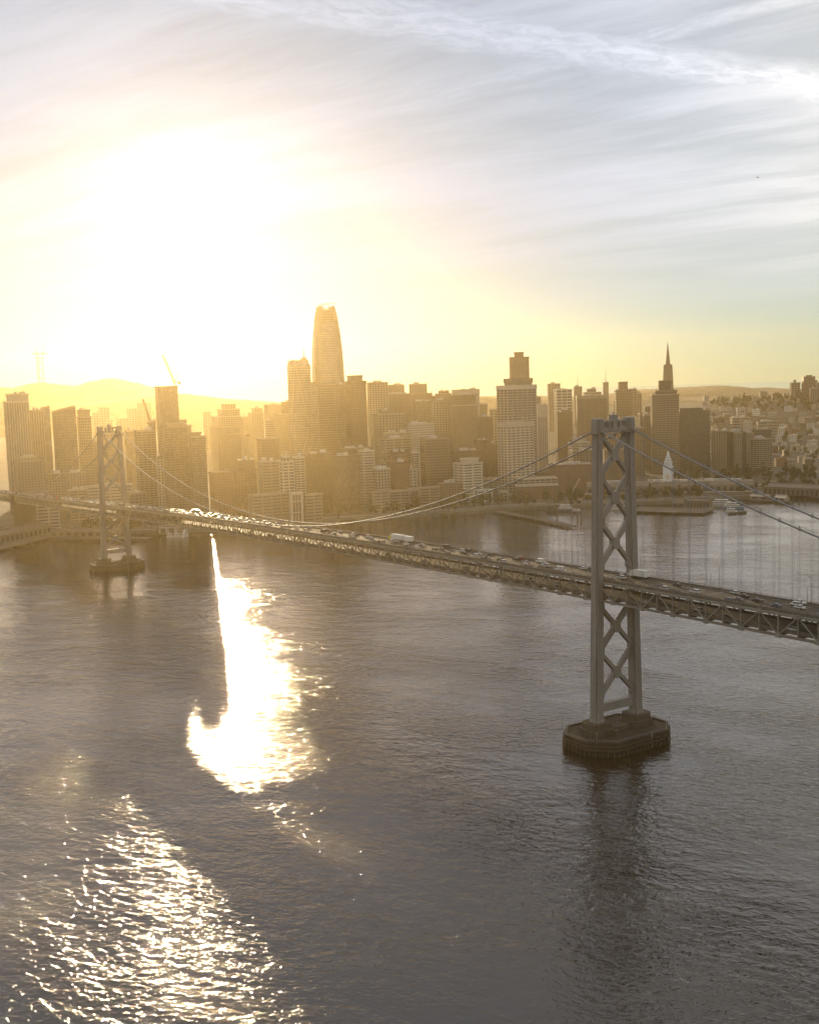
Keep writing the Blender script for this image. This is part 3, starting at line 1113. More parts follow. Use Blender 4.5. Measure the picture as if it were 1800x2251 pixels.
T('e', 545, 640, 560, 1480, 'punch', 'tan', 'darker lower wing between two of the apartment towers', 26, .8, 'apartment_block')
# hazy middle
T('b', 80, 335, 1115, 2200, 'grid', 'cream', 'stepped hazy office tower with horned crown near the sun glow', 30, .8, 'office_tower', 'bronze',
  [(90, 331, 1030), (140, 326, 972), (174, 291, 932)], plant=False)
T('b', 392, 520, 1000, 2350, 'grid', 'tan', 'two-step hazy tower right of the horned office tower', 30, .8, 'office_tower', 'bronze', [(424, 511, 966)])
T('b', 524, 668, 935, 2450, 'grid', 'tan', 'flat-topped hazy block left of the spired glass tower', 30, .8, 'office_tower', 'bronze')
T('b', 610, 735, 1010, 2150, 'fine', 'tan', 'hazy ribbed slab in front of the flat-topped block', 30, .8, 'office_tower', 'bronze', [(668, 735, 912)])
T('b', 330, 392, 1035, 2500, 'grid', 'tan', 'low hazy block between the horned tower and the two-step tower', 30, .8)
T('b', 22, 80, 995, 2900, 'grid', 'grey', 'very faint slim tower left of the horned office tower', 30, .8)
T('b', 466, 642, 1212, 1720, 'fine', 'brown', 'dark golden block below the two-step hazy tower', 30, .7, 'office_tower', 'bronze', plant=False)
T('b', 535, 610, 1065, 2000, 'bands', 'cream', 'small pale-roofed block in front of the flat-topped hazy block', 30, .8)
T('b', 70, 268, 1490, 1530, 'punch', 'brick', 'gabled brick warehouse in the golden haze by the waterfront', 30, .7, 'warehouse', plant=False)
T('b', 250, 462, 1468, 1560, 'grid', 'brick', 'brick building with a rounded penthouse right of the gabled warehouse', 30, .7, 'office_block', 'bronze', [(312, 450, 1392, 'plain', 'brown')])
T('b', 472, 652, 1402, 1500, 'bands', 'cream', 'left banded wing of the white terraced waterfront building', 30, .6, 'office_block')
T('b', 648, 772, 1404, 1470, 'wide', 'white', 'white gridded bay tower with small pointed top on the waterfront', 30, .7, 'office_tower', 'dark', [(662, 734, 1362, 'grid', 'white'), (680, 716, 1325, 'plain', 'white')], plant=False)
T('b', 760, 858, 1368, 1510, 'balc', 'white', 'white balconied apartment wing right of the pointed white tower', 30, .8, 'apartment_tower')
T('b', 400, 735, 1672, 1430, 'bands', 'cream', 'low banded office wing left of the tall white portal', 30, .3, 'office_block', plant=False)
T('b', 845, 1000, 1672, 1445, 'bands', 'cream', 'low banded office wing right of the tall white portal', 30, .4, 'office_block', plant=False)
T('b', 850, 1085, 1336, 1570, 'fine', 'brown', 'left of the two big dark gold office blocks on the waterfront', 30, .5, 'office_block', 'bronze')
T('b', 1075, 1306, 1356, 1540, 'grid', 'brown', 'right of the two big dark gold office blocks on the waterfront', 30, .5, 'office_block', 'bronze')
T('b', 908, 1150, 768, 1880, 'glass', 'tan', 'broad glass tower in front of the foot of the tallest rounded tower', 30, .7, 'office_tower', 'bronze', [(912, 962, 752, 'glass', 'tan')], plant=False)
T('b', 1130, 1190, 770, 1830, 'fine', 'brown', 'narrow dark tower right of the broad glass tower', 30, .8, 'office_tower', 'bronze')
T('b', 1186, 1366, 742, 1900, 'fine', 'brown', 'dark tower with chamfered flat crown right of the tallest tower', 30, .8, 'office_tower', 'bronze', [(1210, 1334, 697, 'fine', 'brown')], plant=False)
T('b', 1372, 1546, 752, 2150, 'grid', 'cream', 'pale tower with regular square windows beside the chamfered dark tower', 10, .7, 'office_tower')
T('b', 1150, 1420, 1290, 1640, 'fine', 'brown', 'wide dark block below the chamfered dark tower', 30, .6, 'office_block', 'bronze')
T('b', 1425, 1680, 1010, 1800, 'grid', 'cream', 'pale gridded office block with terraced top in the middle haze', 20, .6, 'office_tower', 'bronze', [(1470, 1600, 985, 'plain', 'tan')])
T('b', 1480, 1730, 1210, 1700, 'bands', 'cream', 'low pale banded building below the terraced gridded block', 25, .5, 'office_block')
T('b', 1302, 1432, 1312, 1620, 'bands', 'white', 'pale block with white striped corner right of the dark gold blocks', 30, .8, 'office_block')
T('b', 1426, 1560, 1462, 1570, 'grid', 'white', 'stepped white gridded hotel on the waterfront', 30, .6, 'hotel', 'dark', [(1440, 1530, 1448, 'grid', 'teal')])
T('b', 1545, 1720, 1410, 1600, 'punch', 'brick', 'dark reddish block right of the stepped white hotel', 30, .7, 'office_block', 'bronze')
T('b', 1388, 1560, 1650, 1520, 'bands', 'cream', 'low curved banded building with an arched bay by the trees', 25, .5, 'office_block', plant=False)
T('b', 1548, 1800, 1642, 1540, 'bands', 'cream', 'long low banded building with rounded corner on the waterfront', 15, .4, 'office_block', plant=False)
# centre
T('c', -30, 104, 398, 2350, 'piers', 'tan', 'ribbed tower with small mast left of the square-crowned pale tower', 0, .8, 'office_tower', 'bronze')
T('c', 147, 291, 390, 2450, 'grid', 'cream', 'square-crowned pale tower on the centre skyline', 0, .8, 'office_tower')
T('c', -60, 330, 470, 2250, 'bands', 'tan', 'broad tan slab across the skyline below the square-crowned tower', 0, .4, 'office_tower', 'bronze')
an = T('c', 300, 365, 490, 2300, 'fine', 'tan', 'narrow tower bearing a stubby antenna cluster on the centre skyline', 0, .8, 'office_tower', 'bronze')
T('c', 362, 500, 470, 2350, 'fine', 'tan', 'stepped golden-lit tower right of the antenna tower', 0, .8, 'office_tower', 'bronze', [(390, 474, 446)])
T('c', 500, 720, 436, 2250, 'bands', 'white', 'wide white-crowned tower on the skyline left of the white gridded tower', 0, .5, 'office_tower', 'dark', ch=10)
T('c', 480, 702, 562, 1960, 'piers', 'cream', 'strongly ribbed vertical-fin tower in the centre', 12, .6, 'office_tower', 'bronze', [(500, 690, 482, 'fine', 'tan')])
T('c', 180, 332, 532, 2050, 'fine', 'tan', 'tan tower left of the tower with tall top-floor windows', 12, .8, 'office_tower', 'bronze')
T('c', 322, 480, 522, 1980, 'grid', 'cream', 'tower with tall narrow top-floor windows left of the ribbed tower', 12, .7, 'office_tower', 'bronze', ch=5)
T('c', 724, 787, 556, 2500, 'punch', 'tan', 'small crenellated tower in the gap left of the white gridded tower', 0, .8)
T('c', 698, 832, 662, 2100, 'fine', 'brown', 'dark square block in the gap left of the white gridded tower', 6, .8, 'office_block', 'bronze')
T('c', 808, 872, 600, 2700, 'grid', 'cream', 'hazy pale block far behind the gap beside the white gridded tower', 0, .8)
T('c', 100, 352, 718, 1800, 'punch', 'white', 'pale block with rows of small windows and hipped roof', 20, .6, 'office_tower', 'dark')
T('c', 240, 486, 838, 1690, 'fine', 'tan', 'golden gridded curved-front block above the waterfront', 15, .6, 'office_block', 'bronze')
T('c', -60, 165, 790, 1760, 'bands', 'cream', 'pale banded block behind the dark domed brick block', 20, .6, 'office_block')
T('c', -10, 130, 950, 1640, 'punch', 'brick', 'dark reddish domed block left of the golden gridded block', 20, .8, 'apartment_block', 'bronze')
T('c', 168, 228, 952, 1650, 'balc', 'white', 'narrow white block with stacked balconies by the golden gridded block', 20, .9, 'apartment_block')
T('c', 118, 208, 1092, 1610, 'grid', 'white', 'low white gridded block below the stacked balconies', 25, .8, 'apartment_block')
T('c', 512, 747, 1040, 1640, 'bands', 'white', 'white blank-sided office block with striped right face', 30, .8, 'office_block', 'dark', [(570, 716, 1004, 'plain', 'white')], plant=False)
T('c', 490, 745, 940, 1760, 'fine', 'brown', 'dark block behind the white striped office block', 10, .5, 'office_block', 'bronze')
T('c', 782, 874, 885, 1800, 'punch', 'tan', 'tan block against the left side of the white gridded tower', 6, .8, 'office_block')
T('c', 690, 800, 855, 1850, 'punch', 'brown', 'dark brown block left of the tan block', 6, .8, 'office_block', 'bronze')
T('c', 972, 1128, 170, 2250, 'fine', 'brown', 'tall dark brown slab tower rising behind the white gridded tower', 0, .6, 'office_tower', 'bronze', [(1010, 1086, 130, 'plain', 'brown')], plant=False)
T('c', 868, 1194, 402, 1765, 'wide', 'white', 'big white gridded tower with dark windows in the centre', 30, .5, 'office_tower', 'dark', [(930, 1160, 347, 'plain', 'tan')], plant=False, ch=6)
T('c', 872, 1170, 704, 1722, 'wide', 'white', 'lower white gridded block standing against the big white gridded tower', 30, .5, 'office_tower', 'dark', plant=False, ch=7)
T('c', 1197, 1281, 562, 2050, 'piers', 'white', 'white ribbed tower with blank top right of the big gridded tower', 6, .7, 'office_tower', 'dark', ch=22)
T('c', 1196, 1228, 498, 2600, 'grid', 'tan', 'narrow tan block peeking right of the big gridded tower', 0, .8)
T('c', 1290, 1385, 388, 2950, 'grid', 'tan', 'tan tower with twin roof stubs on the far skyline', 0, .8, 'office_tower')
T('c', 1343, 1481, 437, 2550, 'wide', 'white', 'white gridded far tower left of the wide banded slab', 6, .8, 'office_tower', 'dark')
T('c', 1350, 1484, 625, 2300, 'punch', 'brown', 'brown block with peaked top below the white far tower', 6, .8, 'office_tower', 'bronze', [(1390, 1470, 608, 'plain', 'brown')])
mk = T('c', 1506, 1566, 412, 3050, 'grid', 'tan', 'old hilltop hotel tower with a flag mast on the far skyline', 0, .8, 'hotel')
T('c', 1585, 1722, 458, 2800, 'punch', 'tan', 'broad old hotel block on the hill behind the banded slab', 0, .6, 'hotel', 'dark', [(1612, 1682, 432)])
T('d', -115, 114, 517, 2180, 'bands', 'tan', 'wide banded slab tower behind the head of the near bridge tower', -4, .4, 'office_tower', 'bronze', ch=6)
T('c', 1465, 1622, 868, 1870, 'bands', 'white', 'pale round-topped building left of the near bridge tower', 6, .7, 'office_block', 'dark', [(1490, 1600, 842, 'plain', 'white')])
T('c', 1490, 1720, 935, 1830, 'grid', 'tan', 'tan gridded block behind the head of the near bridge tower', 0, .5, 'office_block')
T('c', 1312, 1720, 1052, 1770, 'punch', 'brick', 'broad brick office block with many windows left of the near bridge tower', 0, .4, 'office_block', 'dark')
T('c', 1290, 1366, 1062, 1790, 'plain', 'white', 'blank pale side block beside the broad brick office block', 0, .8, 'office_block')
T('c', 1190, 1320, 1120, 1760, 'plain', 'brown', 'dark low block at the foot of the big gridded tower', 6, .6, 'office_block', plant=False)
T('c', 1020, 1356, 1162, 1700, 'wide', 'white', 'low white framed annex right of the foot of the gridded tower', 8, .4, 'office_block', 'dark', plant=False)
T('c', 700, 880, 1168, 1700, 'wide', 'cream', 'low pale framed annex left of the foot of the gridded tower', 8, .5, 'office_block', 'dark', plant=False)
T('g', 380, 1040, 470, 1640, 'punch', 'brick', 'long old brick warehouse with white attic on the waterfront', 4, .3, 'warehouse', 'bronze', cap='white', plant=False)
T('g', 125, 250, 575, 1620, 'grid', 'white', 'small white windowed building left of the old brick warehouse', 8, .6, 'office_block', plant=False)
T('g', 250, 375, 625, 1610, 'punch', 'cream', 'small pale building between the white one and the brick warehouse', 8, .6, 'office_block', plant=False)
T('c', 690, 828, 1262, 1600, 'wide', 'teal', 'small pale green windowed waterfront building', 15, .6, 'office_block', 'dark', plant=False)
T('c', 395, 560, 1205, 1620, 'punch', 'tan', 'low tan waterfront block behind the cable dip', 15, .6, 'office_block')
T('c', 545, 695, 1212, 1640, 'bands', 'white', 'low pale roofed block right of the low tan block', 15, .6, 'office_block')
T('c', 125, 395, 1245, 1570, 'bands', 'cream', 'curving low banded building above the cable dip', 18, .4, 'office_block', plant=False)
# right
sp = T('d', 89, 126, 416, 3250, 'fine', 'tan', 'slender far tower with a needle mast', 0, .8, 'office_tower')
T('d', 178, 292, 470, 2750, 'fine', 'brown', 'dark stepped tower with square top right of the near bridge tower head', 0, .8, 'office_tower', 'bronze', [(204, 268, 412, 'fine', 'brown')], plant=False)
T('d', 290, 338, 464, 3150, 'grid', 'tan', 'plain far tower right of the dark stepped tower', 0, .8)
dm = T('d', 333, 376, 500, 3200, 'grid', 'tan', 'small domed far tower left of the pyramid tower', 0, .8, 'hotel', plant=False)
T('d', 362, 456, 648, 2200, 'piers', 'tan', 'tan ribbed tower left of the twin-shouldered tower', -4, .8, 'office_tower', 'bronze', [(404, 452, 598, 'piers', 'tan')])
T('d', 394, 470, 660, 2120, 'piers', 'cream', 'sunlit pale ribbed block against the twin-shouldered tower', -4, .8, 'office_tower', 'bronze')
T('d', 300, 400, 760, 2000, 'fine', 'tan', 'lower tan block behind the right leg of the near bridge tower', -4, .8, 'office_block', 'bronze')
T('d', 452, 655, 508, 2020, 'fine', 'tan', 'twin-shouldered brown tower in front of the pyramid tower', -4, .5, 'office_tower', 'bronze', [(479, 640, 478, 'fine', 'tan'), (508, 596, 404, 'fine', 'brown')], plant=False)
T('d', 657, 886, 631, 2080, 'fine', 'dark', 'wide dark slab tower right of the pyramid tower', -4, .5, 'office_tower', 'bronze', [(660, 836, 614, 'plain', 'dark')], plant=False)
T('d', 918, 1048, 785, 2060, 'punch', 'tan', 'tan apartment slab right of the dark slab tower', -6, .5, 'apartment_tower')
T('d', 1034, 1166, 790, 1960, 'balc', 'brown', 'dark apartment tower with rooftop boxes on the right waterfront', -6, .7, 'apartment_tower')
T('d', 1082, 1137, 795, 1925, 'punch', 'cream', 'pale central bay of the dark apartment tower', -6, .3, 'apartment_tower', plant=False)
T('d', 1160, 1225, 800, 2060, 'punch', 'tan', 'narrow tan apartment slab behind the pale-bayed tower', -6, .8, 'apartment_tower')
T('d', 1205, 1371, 842, 1935, 'balc', 'cream', 'pale apartment tower with white ribs right of the dark apartments', 32, .55, 'apartment_tower')
T('d', 1222, 1356, 772, 2080, 'balc', 'brown', 'dark apartment block behind the pale ribbed apartment tower', -6, .6, 'apartment_tower')
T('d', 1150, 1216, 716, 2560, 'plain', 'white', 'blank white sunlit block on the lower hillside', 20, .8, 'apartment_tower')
T('d', 1256, 1406, 712, 2620, 'bands', 'cream', 'long striped apartment slab on the lower hillside', -6, .3, 'apartment_block')
T('d', 1058, 1190, 682, 2750, 'bands', 'cream', 'pale striped block halfway up the hillside', -6, .5, 'apartment_block')
T('d', 1507, 1576, 418, 3300, 'grid', 'cream', 'pale tower alone on the hill crest', -6, .8, 'apartment_tower', 'dark', [(1530, 1549, 398, 'plain', 'cream')], plant=False)
T('d', 1599, 1688, 372, 3260, 'balc', 'brown', 'tallest dark balconied tower on the hill crest', -6, .8, 'apartment_tower', 'bronze', [(1622, 1666, 362, 'plain', 'brown')], plant=False)
T('d', 1660, 1708, 403, 3310, 'balc', 'brown', 'dark tower standing behind the tallest crest tower', -6, .8, 'apartment_tower', 'bronze')
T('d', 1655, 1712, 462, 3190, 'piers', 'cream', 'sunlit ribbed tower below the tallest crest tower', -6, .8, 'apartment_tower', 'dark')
T('d', 1708, 1775, 416, 3250, 'piers', 'cream', 'pale tower cut by the right edge on the hill crest', -6, .8, 'apartment_tower')
# seen through the near tower and behind the bridge
T('d', 120, 230, 690, 2350, 'grid', 'tan', 'tan block showing between the heads of the near bridge tower', -4, .8)
T('d', 90, 250, 925, 1900, 'punch', 'tan', 'tan windowed block seen between the legs of the near bridge tower', -4, .6, 'office_block')

# ------------------------------------------------------------------ landmark towers
def rrect(h, k, n=5):
    """rounded square ring, half size h, corner radius k*h"""
    r = h * k
    out = []
    for cx, cy, a0 in ((h - r, h - r, 0), (-h + r, h - r, 90), (-h + r, -h + r, 180), (h - r, -h + r, 270)):
        for i in range(n):
            a = R(a0 + 90 * i / (n - 1))
            out.append((cx + r * math.cos(a), cy + r * math.sin(a)))
    return out


def rounded_tower():
    Y = 2060
    prof = [(760, 932, 1181), (600, 933, 1175), (500, 936, 1169), (400, 941, 1159), (300, 949, 1145), (255, 953, 1137), (200, 958, 1126), (160, 965, 1117), (126, 972, 1107)]
    rows = []
    for y, a, b in prof:
        p, q = at(*cp('b', a, y), Y), at(*cp('b', b, y), Y)
        rows.append((p.z, (q.x - p.x) / 2, (p.x + q.x) / 2))
    cx = rows[0][2]
    zs = [r[0] for r in rows]
    hs = [r[1] / 1.03 for r in rows]
    H = lambda z: float(np.interp(z, zs, hs)) if z > zs[0] else hs[0]
    root = empty('rounded_glass_tower', (cx, Y, 0), R(14))
    tag(root, 'tallest tower, tapering rounded glass shaft with open crown and roof cranes', 'skyscraper')
    ztop = zs[-1]
    zcrown = zs[5]
    m = MB()
    lv = list(np.linspace(0, zcrown, 26))
    m.loft([[(x, y, z) for x, y in rrect(H(z) - 0.6, .42)] for z in lv])
    m.build('shaft', GLASS['blue'], root)
    fins = MB()
    z = 4.0
    while z < zcrown:
        h = H(z)
        fins.loft([[(x, y, z) for x, y in rrect(h, .42)], [(x, y, z + 1.5) for x, y in rrect(h, .42)]])
        z += 4.3
    tag(fins.build('sunshade_fin', WALL['grey'], root), kind='stuff')
    mul = MB()
    for k in range(40):
        pts = []
        for z in np.linspace(2, zcrown, 14):
            rr = rrect(H(z) + 0.15, .42, 11)
            x, y = rr[int(k * len(rr) / 40) % len(rr)]
            pts.append((x, y, z))
        mul.path(pts, 0.28, 4)
    tag(mul.build('mullion', WALL['grey'], root), kind='stuff')
    cr = MB()
    cr.loft([[(x, y, z) for x, y in rrect(H(z) - 3.0, .42)] for z in np.linspace(zcrown - 1, ztop - 7, 5)])
    co = cr.build('crown_core', WALL['brown'], root)
    la = MB()
    for k in range(44):
        pts = []
        for z in np.linspace(zcrown, ztop, 7):
            rr = rrect(H(z), .42, 11)
            pts.append(tuple(rr[k % len(rr)]) + (z,))
        la.path(pts, 0.42, 4)
    z = zcrown
    while z < ztop:
        h = H(z)
        a, b = rrect(h + .2, .42), rrect(h - .7, .42)
        n = len(a)
        vs = [(x, y, zz) for zz in (z, z + 1.3) for r in (a, b) for x, y in r]
        fs = []
        for i in range(n):
            j = (i + 1) % n
            fs += [(i, j, 2 * n + j, 2 * n + i), (n + j, n + i, 3 * n + i, 3 * n + j), (2 * n + i, 2 * n + j, 3 * n + j, 3 * n + i), (j, i, n + i, n + j)]
        la.add(vs, fs)
        z += 4.6
    tag(la.build('crown_lattice', WALL['tan'], root), kind='stuff')
    for sx, l, dz in ((-5, 20, 1), (6, 24, 3)):
        c = MB()
        c.cyl(sx, 0, ztop - 16, ztop + 2 + dz, 0.7, 0.6, 6)
        c.bar((sx - l * .45, 0, ztop + 1.5 + dz), (sx + l * .55, 1, ztop + 2.8 + dz), 0.7, 0.9)
        c.box(sx - l * .45 - 1.2, sx - l * .45 + 1.2, -1, 1, ztop + .4 + dz, ztop + 2 + dz)
        c.build('roof_crane', M_ROPE, root)


rounded_tower()


def spired_tower():
    Y = 2010
    pa = lambda x, y: at(*cp('b', x, y), Y)
    cx = (pa(725, 760).x + pa(907, 760).x) / 2
    root = empty('spired_glass_tower', (cx, Y, 0), R(0))
    tag(root, 'faceted glass tower with braced edges, angular crown and thin spire', 'skyscraper')
    l0, r0 = pa(725, 760).x - cx, pa(908, 760).x - cx
    l1, r1 = pa(725, 618).x - cx, pa(902, 612).x - cx
    z1 = pa(725, 618).z
    zl, zm, zr = pa(738, 574).z, pa(800, 572).z, pa(888, 572).z
    D = 19
    m = MB()
    base = [(l0, -D, 0), (l0 + 12, -D - 6, 0), (r0 - 8, -D - 2, 0), (r0, -D + 8, 0), (r0, D, 0), (l0, D, 0)]
    mid = [(l1, -D, z1), (l1 + 13, -D - 4, z1), (r1 - 7, -D - 1, z1), (r1, -D + 8, z1), (r1, D, z1), (l1, D, z1)]
    top = [(l1 + 3, -D + 3, zl), (l1 + 13, -D, zl + 1), (r1 - 9, -D + 3, zr), (r1 - 4, -D + 8, zr), (r1 - 4, D - 4, zr), (l1 + 4, D - 4, zl)]
    m.loft([base, mid, top])
    m.build('shaft', GLASS['blue'], root)
    f = MB()
    z = 5.0
    while z < z1 - 2:
        t = z / z1
        ring = [tuple(Vector(a).lerp(Vector(b), t) + Vector((math.copysign(.25, a[0]), math.copysign(.25, a[1]), 0))) for a, b in zip(base, mid)]
        f.loft([[(x, y, z) for x, y, _ in ring], [(x, y, z + 1.1) for x, y, _ in ring]])
        z += 4.2
    tag(f.build('floor_band', WALL['tan'], root), kind='stuff')
    for a, b in (((l0, -D - .6, 60), (l1 + 14, -D - 4.6, z1 + 6)), ((l1 + 14, -D - 4.8, z1 + 6), (r0 - 4, -D - 1, 110)), ((r0 - 4, -D - 1, 108), (l0 + 14, -D - 6, 20)), ((l1 + 2, -D - .4, z1), (r1 - 9, -D + 2.5, zr - 2))):
        MB().bar(a, b, 1.5, 1.2).build('mega_brace', WALL['cream'], root)
    c = MB()
    zs, za = pa(855, 545).z, pa(855, 462).z
    xs = pa(855, 545).x - cx
    c.loft([[(xs - 12, -10, zr - 2), (xs + 9, -10, zr - 2), (xs + 9, 10, zr - 2), (xs - 12, 10, zr - 2)], [(xs - 3, -3, zs), (xs + 3, -3, zs), (xs + 3, 3, zs), (xs - 3, 3, zs)]])
    c.build('crown', WALL['tan'], root)
    MB().cyl(xs, 0, zs - 1, za, 1.5, 0.3, 6).build('spire', M_ROPE, root)
    w = MB()
    for a, b in (((l1 + 1, -D, z1), (l1 + 2, -D + 2, pa(735, 562).z)), ((l1 + 2, -D + 2, pa(735, 562).z), (l1 + 14, -D, zl)), ((r1 - 3, -D + 8, zr - 3), (r1 - 3, -D + 8, pa(886, 562).z))):
        w.bar(a, b, 0.6, 0.6)
    w.build('crown_edge', WALL['tan'], root)


spired_tower()


def pyramid_tower():
    Y = 2440
    pa = lambda x, y: at(*cp('d', x, y), Y)
    apex = pa(577, 98)
    cx = apex.x
    za = apex.z
    k = (pa(617, 440).x - pa(547, 440).x) / 2 / (za - pa(577, 440).z) / (math.cos(R(6)) + math.sin(R(6)))
    root = empty('pyramid_tower', (cx, Y, terrain(cx, Y)), R(-6))
    tag(root, 'slender pyramid-shaped tower ending in a long pointed spire', 'skyscraper')
    za -= root.location.z
    sq = lambda z, e=0: [((za - z) * k * sx + e * sx, (za - z) * k * sy + e * sy, z) for sx, sy in ((-1, -1), (1, -1), (1, 1), (-1, 1))]
    zs = pa(577, 290).z - root.location.z
    MB().loft([sq(6), sq(zs)]).build('shaft', GLASS['dark'], root)
    b = MB()
    z = 10.0
    while z < zs - 1:
        b.loft([sq(z, .35), sq(z + 1.9, .35)])
        z += 4.0
    n = 9
    for sx, sy, dx, dy in ((-1, -1, 1, 0), (1, -1, 0, 1), (1, 1, -1, 0), (-1, 1, 0, -1)):
        for i in range(1, n):
            t = i / n
            p = lambda z: ((za - z) * k * (sx + dx * 2 * t) * 1.005, (za - z) * k * (sy + dy * 2 * t) * 1.005, z)
            b.bar(p(8), p(zs), 1.1, 0.9)
    tag(b.build('facade_frame', WALL['tan'], root), kind='stuff')
    MB().loft([sq(zs), sq(za - 0.5)]).build('spire', WALL['tan'], root)
    for sg in (-1, 1):
        w = MB()
        z0, z1 = 120, zs + 3
        x0, x1 = (za - z0) * k, (za - z1) * k
        w.loft([[(sg * (x0 - 1), -3.5, z0), (sg * (x0 + 1), -3.5, z0), (sg * (x0 + 1), 3.5, z0), (sg * (x0 - 1), 3.5, z0)],
                [(sg * (x1 - 1), -3.5, z1), (sg * (x1 + 4.2), -3.5, z1), (sg * (x1 + 4.2), 3.5, z1), (sg * (x1 - 1), 3.5, z1)]])
        w.build('wing', WALL['tan'], root)


pyramid_tower()

# small crowns on simpler towers
for r_, x, y, z0, z1 in ((an, 0, 0, None, 14), (mk, 0, 0, None, 34), (sp, 0, 0, None, 50)):
    b = [c for c in r_.children if c.name.startswith('block')][-1]
    top = max(v.co.z for v in b.data.vertices)
    antenna(r_, 0, 0, top, top + z1, 0.9 if z1 > 20 else 1.6)
b = [c for c in dm.children if c.name.startswith('block')][0]
top = max(v.co.z for v in b.data.vertices)
w_ = max(v.co.x for v in b.data.vertices)
q = MB()
for i in range(4):
    a0, a1 = R(i * 22), R((i + 1) * 22)
    q.cyl(0, 0, top + w_ * math.sin(a0), top + w_ * math.sin(a1), w_ * .9 * math.cos(a0), w_ * .9 * math.cos(a1), 12)
q.build('dome', WALL['tan'], dm)


# ------------------------------------------------------------------ cranes and the mast on the hill
M_CRANE = mat('crane_paint', (0.24, 0.18, 0.1), 0.6, 0, 0.15, 0.3)


def lattice(m, a, b, w, n, r=0.14):
    a, b = Vector(a), Vector(b)
    d = (b - a).normalized()
    u = Vector((0, 0, 1)) if abs(d.z) < .9 else Vector((1, 0, 0))
    sx = d.cross(u).normalized() * w / 2
    sy = sx.cross(d).normalized() * w / 2
    cs = [sx + sy, sx - sy, -sx - sy, -sx + sy]
    for c in cs:
        m.bar(a + c, b + c, r * 1.5, n=4)
    for k in range(n):
        p, q_ = a.lerp(b, k / n), a.lerp(b, (k + 1) / n)
        for i in range(4):
            m.bar(p + cs[i], q_ + cs[(i + 1) % 4], r, n=3)


def luffing_crane(base, tip, mast_h, label):
    root = empty('luffing_crane', base)
    tag(root, label, 'crane', 'tower cranes over the building sites')
    t = Vector(tip) - Vector(base)
    m = MB()
    lattice(m, (0, 0, -14), (0, 0, mast_h), 2.4, 6)
    m.build('mast', M_CRANE, root)
    j = MB()
    lattice(j, (0, 0, mast_h + 1), t, 2.4, 16, .26)
    j.build('jib', M_CRANE, root)
    sg = 1 if t.x < 0 else -1
    c = MB()
    c.box(*sorted((-sg * 3, sg * 9)), -1.2, 1.2, mast_h, mast_h + 1.4)
    c.box(*sorted((sg * 6, sg * 9.5)), -1.5, 1.5, mast_h - 3, mast_h + .5)
    c.build('machine_deck', M_CRANE, root)
    a = MB()
    a.bar((sg * 1, 0, mast_h + 1), (sg * 6, 0, mast_h + 14), 0.6, 0.6)
    a.bar((sg * 8, 0, mast_h + 1), (sg * 6, 0, mast_h + 14), 0.35, 0.35)
    a.build('a_frame', M_CRANE, root)
    p = MB()
    p.bar((sg * 6, 0, mast_h + 14), t, 0.16, n=3)
    p.bar(t, t - Vector((0, 0, 22)), 0.08, n=3)
    p.build('cable', M_ROPE, root)


Yc = 1860
bb = at(*cp('a', 1440, 486), Yc)
luffing_crane((bb.x, Yc, bb.z), at(*cp('a', 1340, 226), Yc - 4), at(*cp('a', 1440, 452), Yc).z - bb.z, 'luffing crane with steep jib on the bare-topped dark tower')
bb = at(*cp('a', 1236, 790), 1750)
luffing_crane((bb.x, 1750, bb.z), at(*cp('a', 1176, 588), 1746), 5, 'slender leaning crane jib left of the crane-topped tower')
for q, lb in (((1358, 585, 1150), 'short pale mobile crane jib leaning above the near waterfront trees'),):
    pass


def hammer_crane():
    Y = 1800
    c0 = at(*cp('b', 342, 1182), Y)
    zt = at(*cp('b', 342, 1135), Y).z
    l, r = at(*cp('b', 210, 1184), Y).x, at(*cp('b', 408, 1184), Y).x
    zb = at(*cp('b', 342, 1350), Y).z
    root = empty('tower_crane', (c0.x, Y, zb))
    tag(root, 'hammerhead tower crane silhouetted in the golden haze', 'crane', 'tower cranes over the building sites')
    h = c0.z - zb
    m = MB()
    lattice(m, (0, 0, -60), (0, 0, h), 2.6, 16, .3)
    m.build('mast', M_CRANE, root)
    j = MB()
    lattice(j, (0, 0, h + 1), (l - c0.x, 0, h + 1), 2.0, 18, .26)
    j.build('jib', M_CRANE, root)
    j = MB()
    lattice(j, (0, 0, h + 1), (r - c0.x, 0, h + 1), 2.0, 8, .26)
    j.build('counter_jib', M_CRANE, root)
    MB().box(r - c0.x - 5, r - c0.x, -1.4, 1.4, h - 3.5, h + .5).build('counterweight', M_CONC, root)
    t = MB()
    lattice(t, (0, 0, h), (0, 0, zt - zb), 1.6, 4, .15)
    t.build('apex', M_CRANE, root)
    p = MB()
    p.bar((0, 0, zt - zb), ((l - c0.x) * .7, 0, h + 2), .12, n=3)
    p.bar((0, 0, zt - zb), ((r - c0.x) * .8, 0, h + 2), .12, n=3)
    p.build('cable', M_ROPE, root)


hammer_crane()


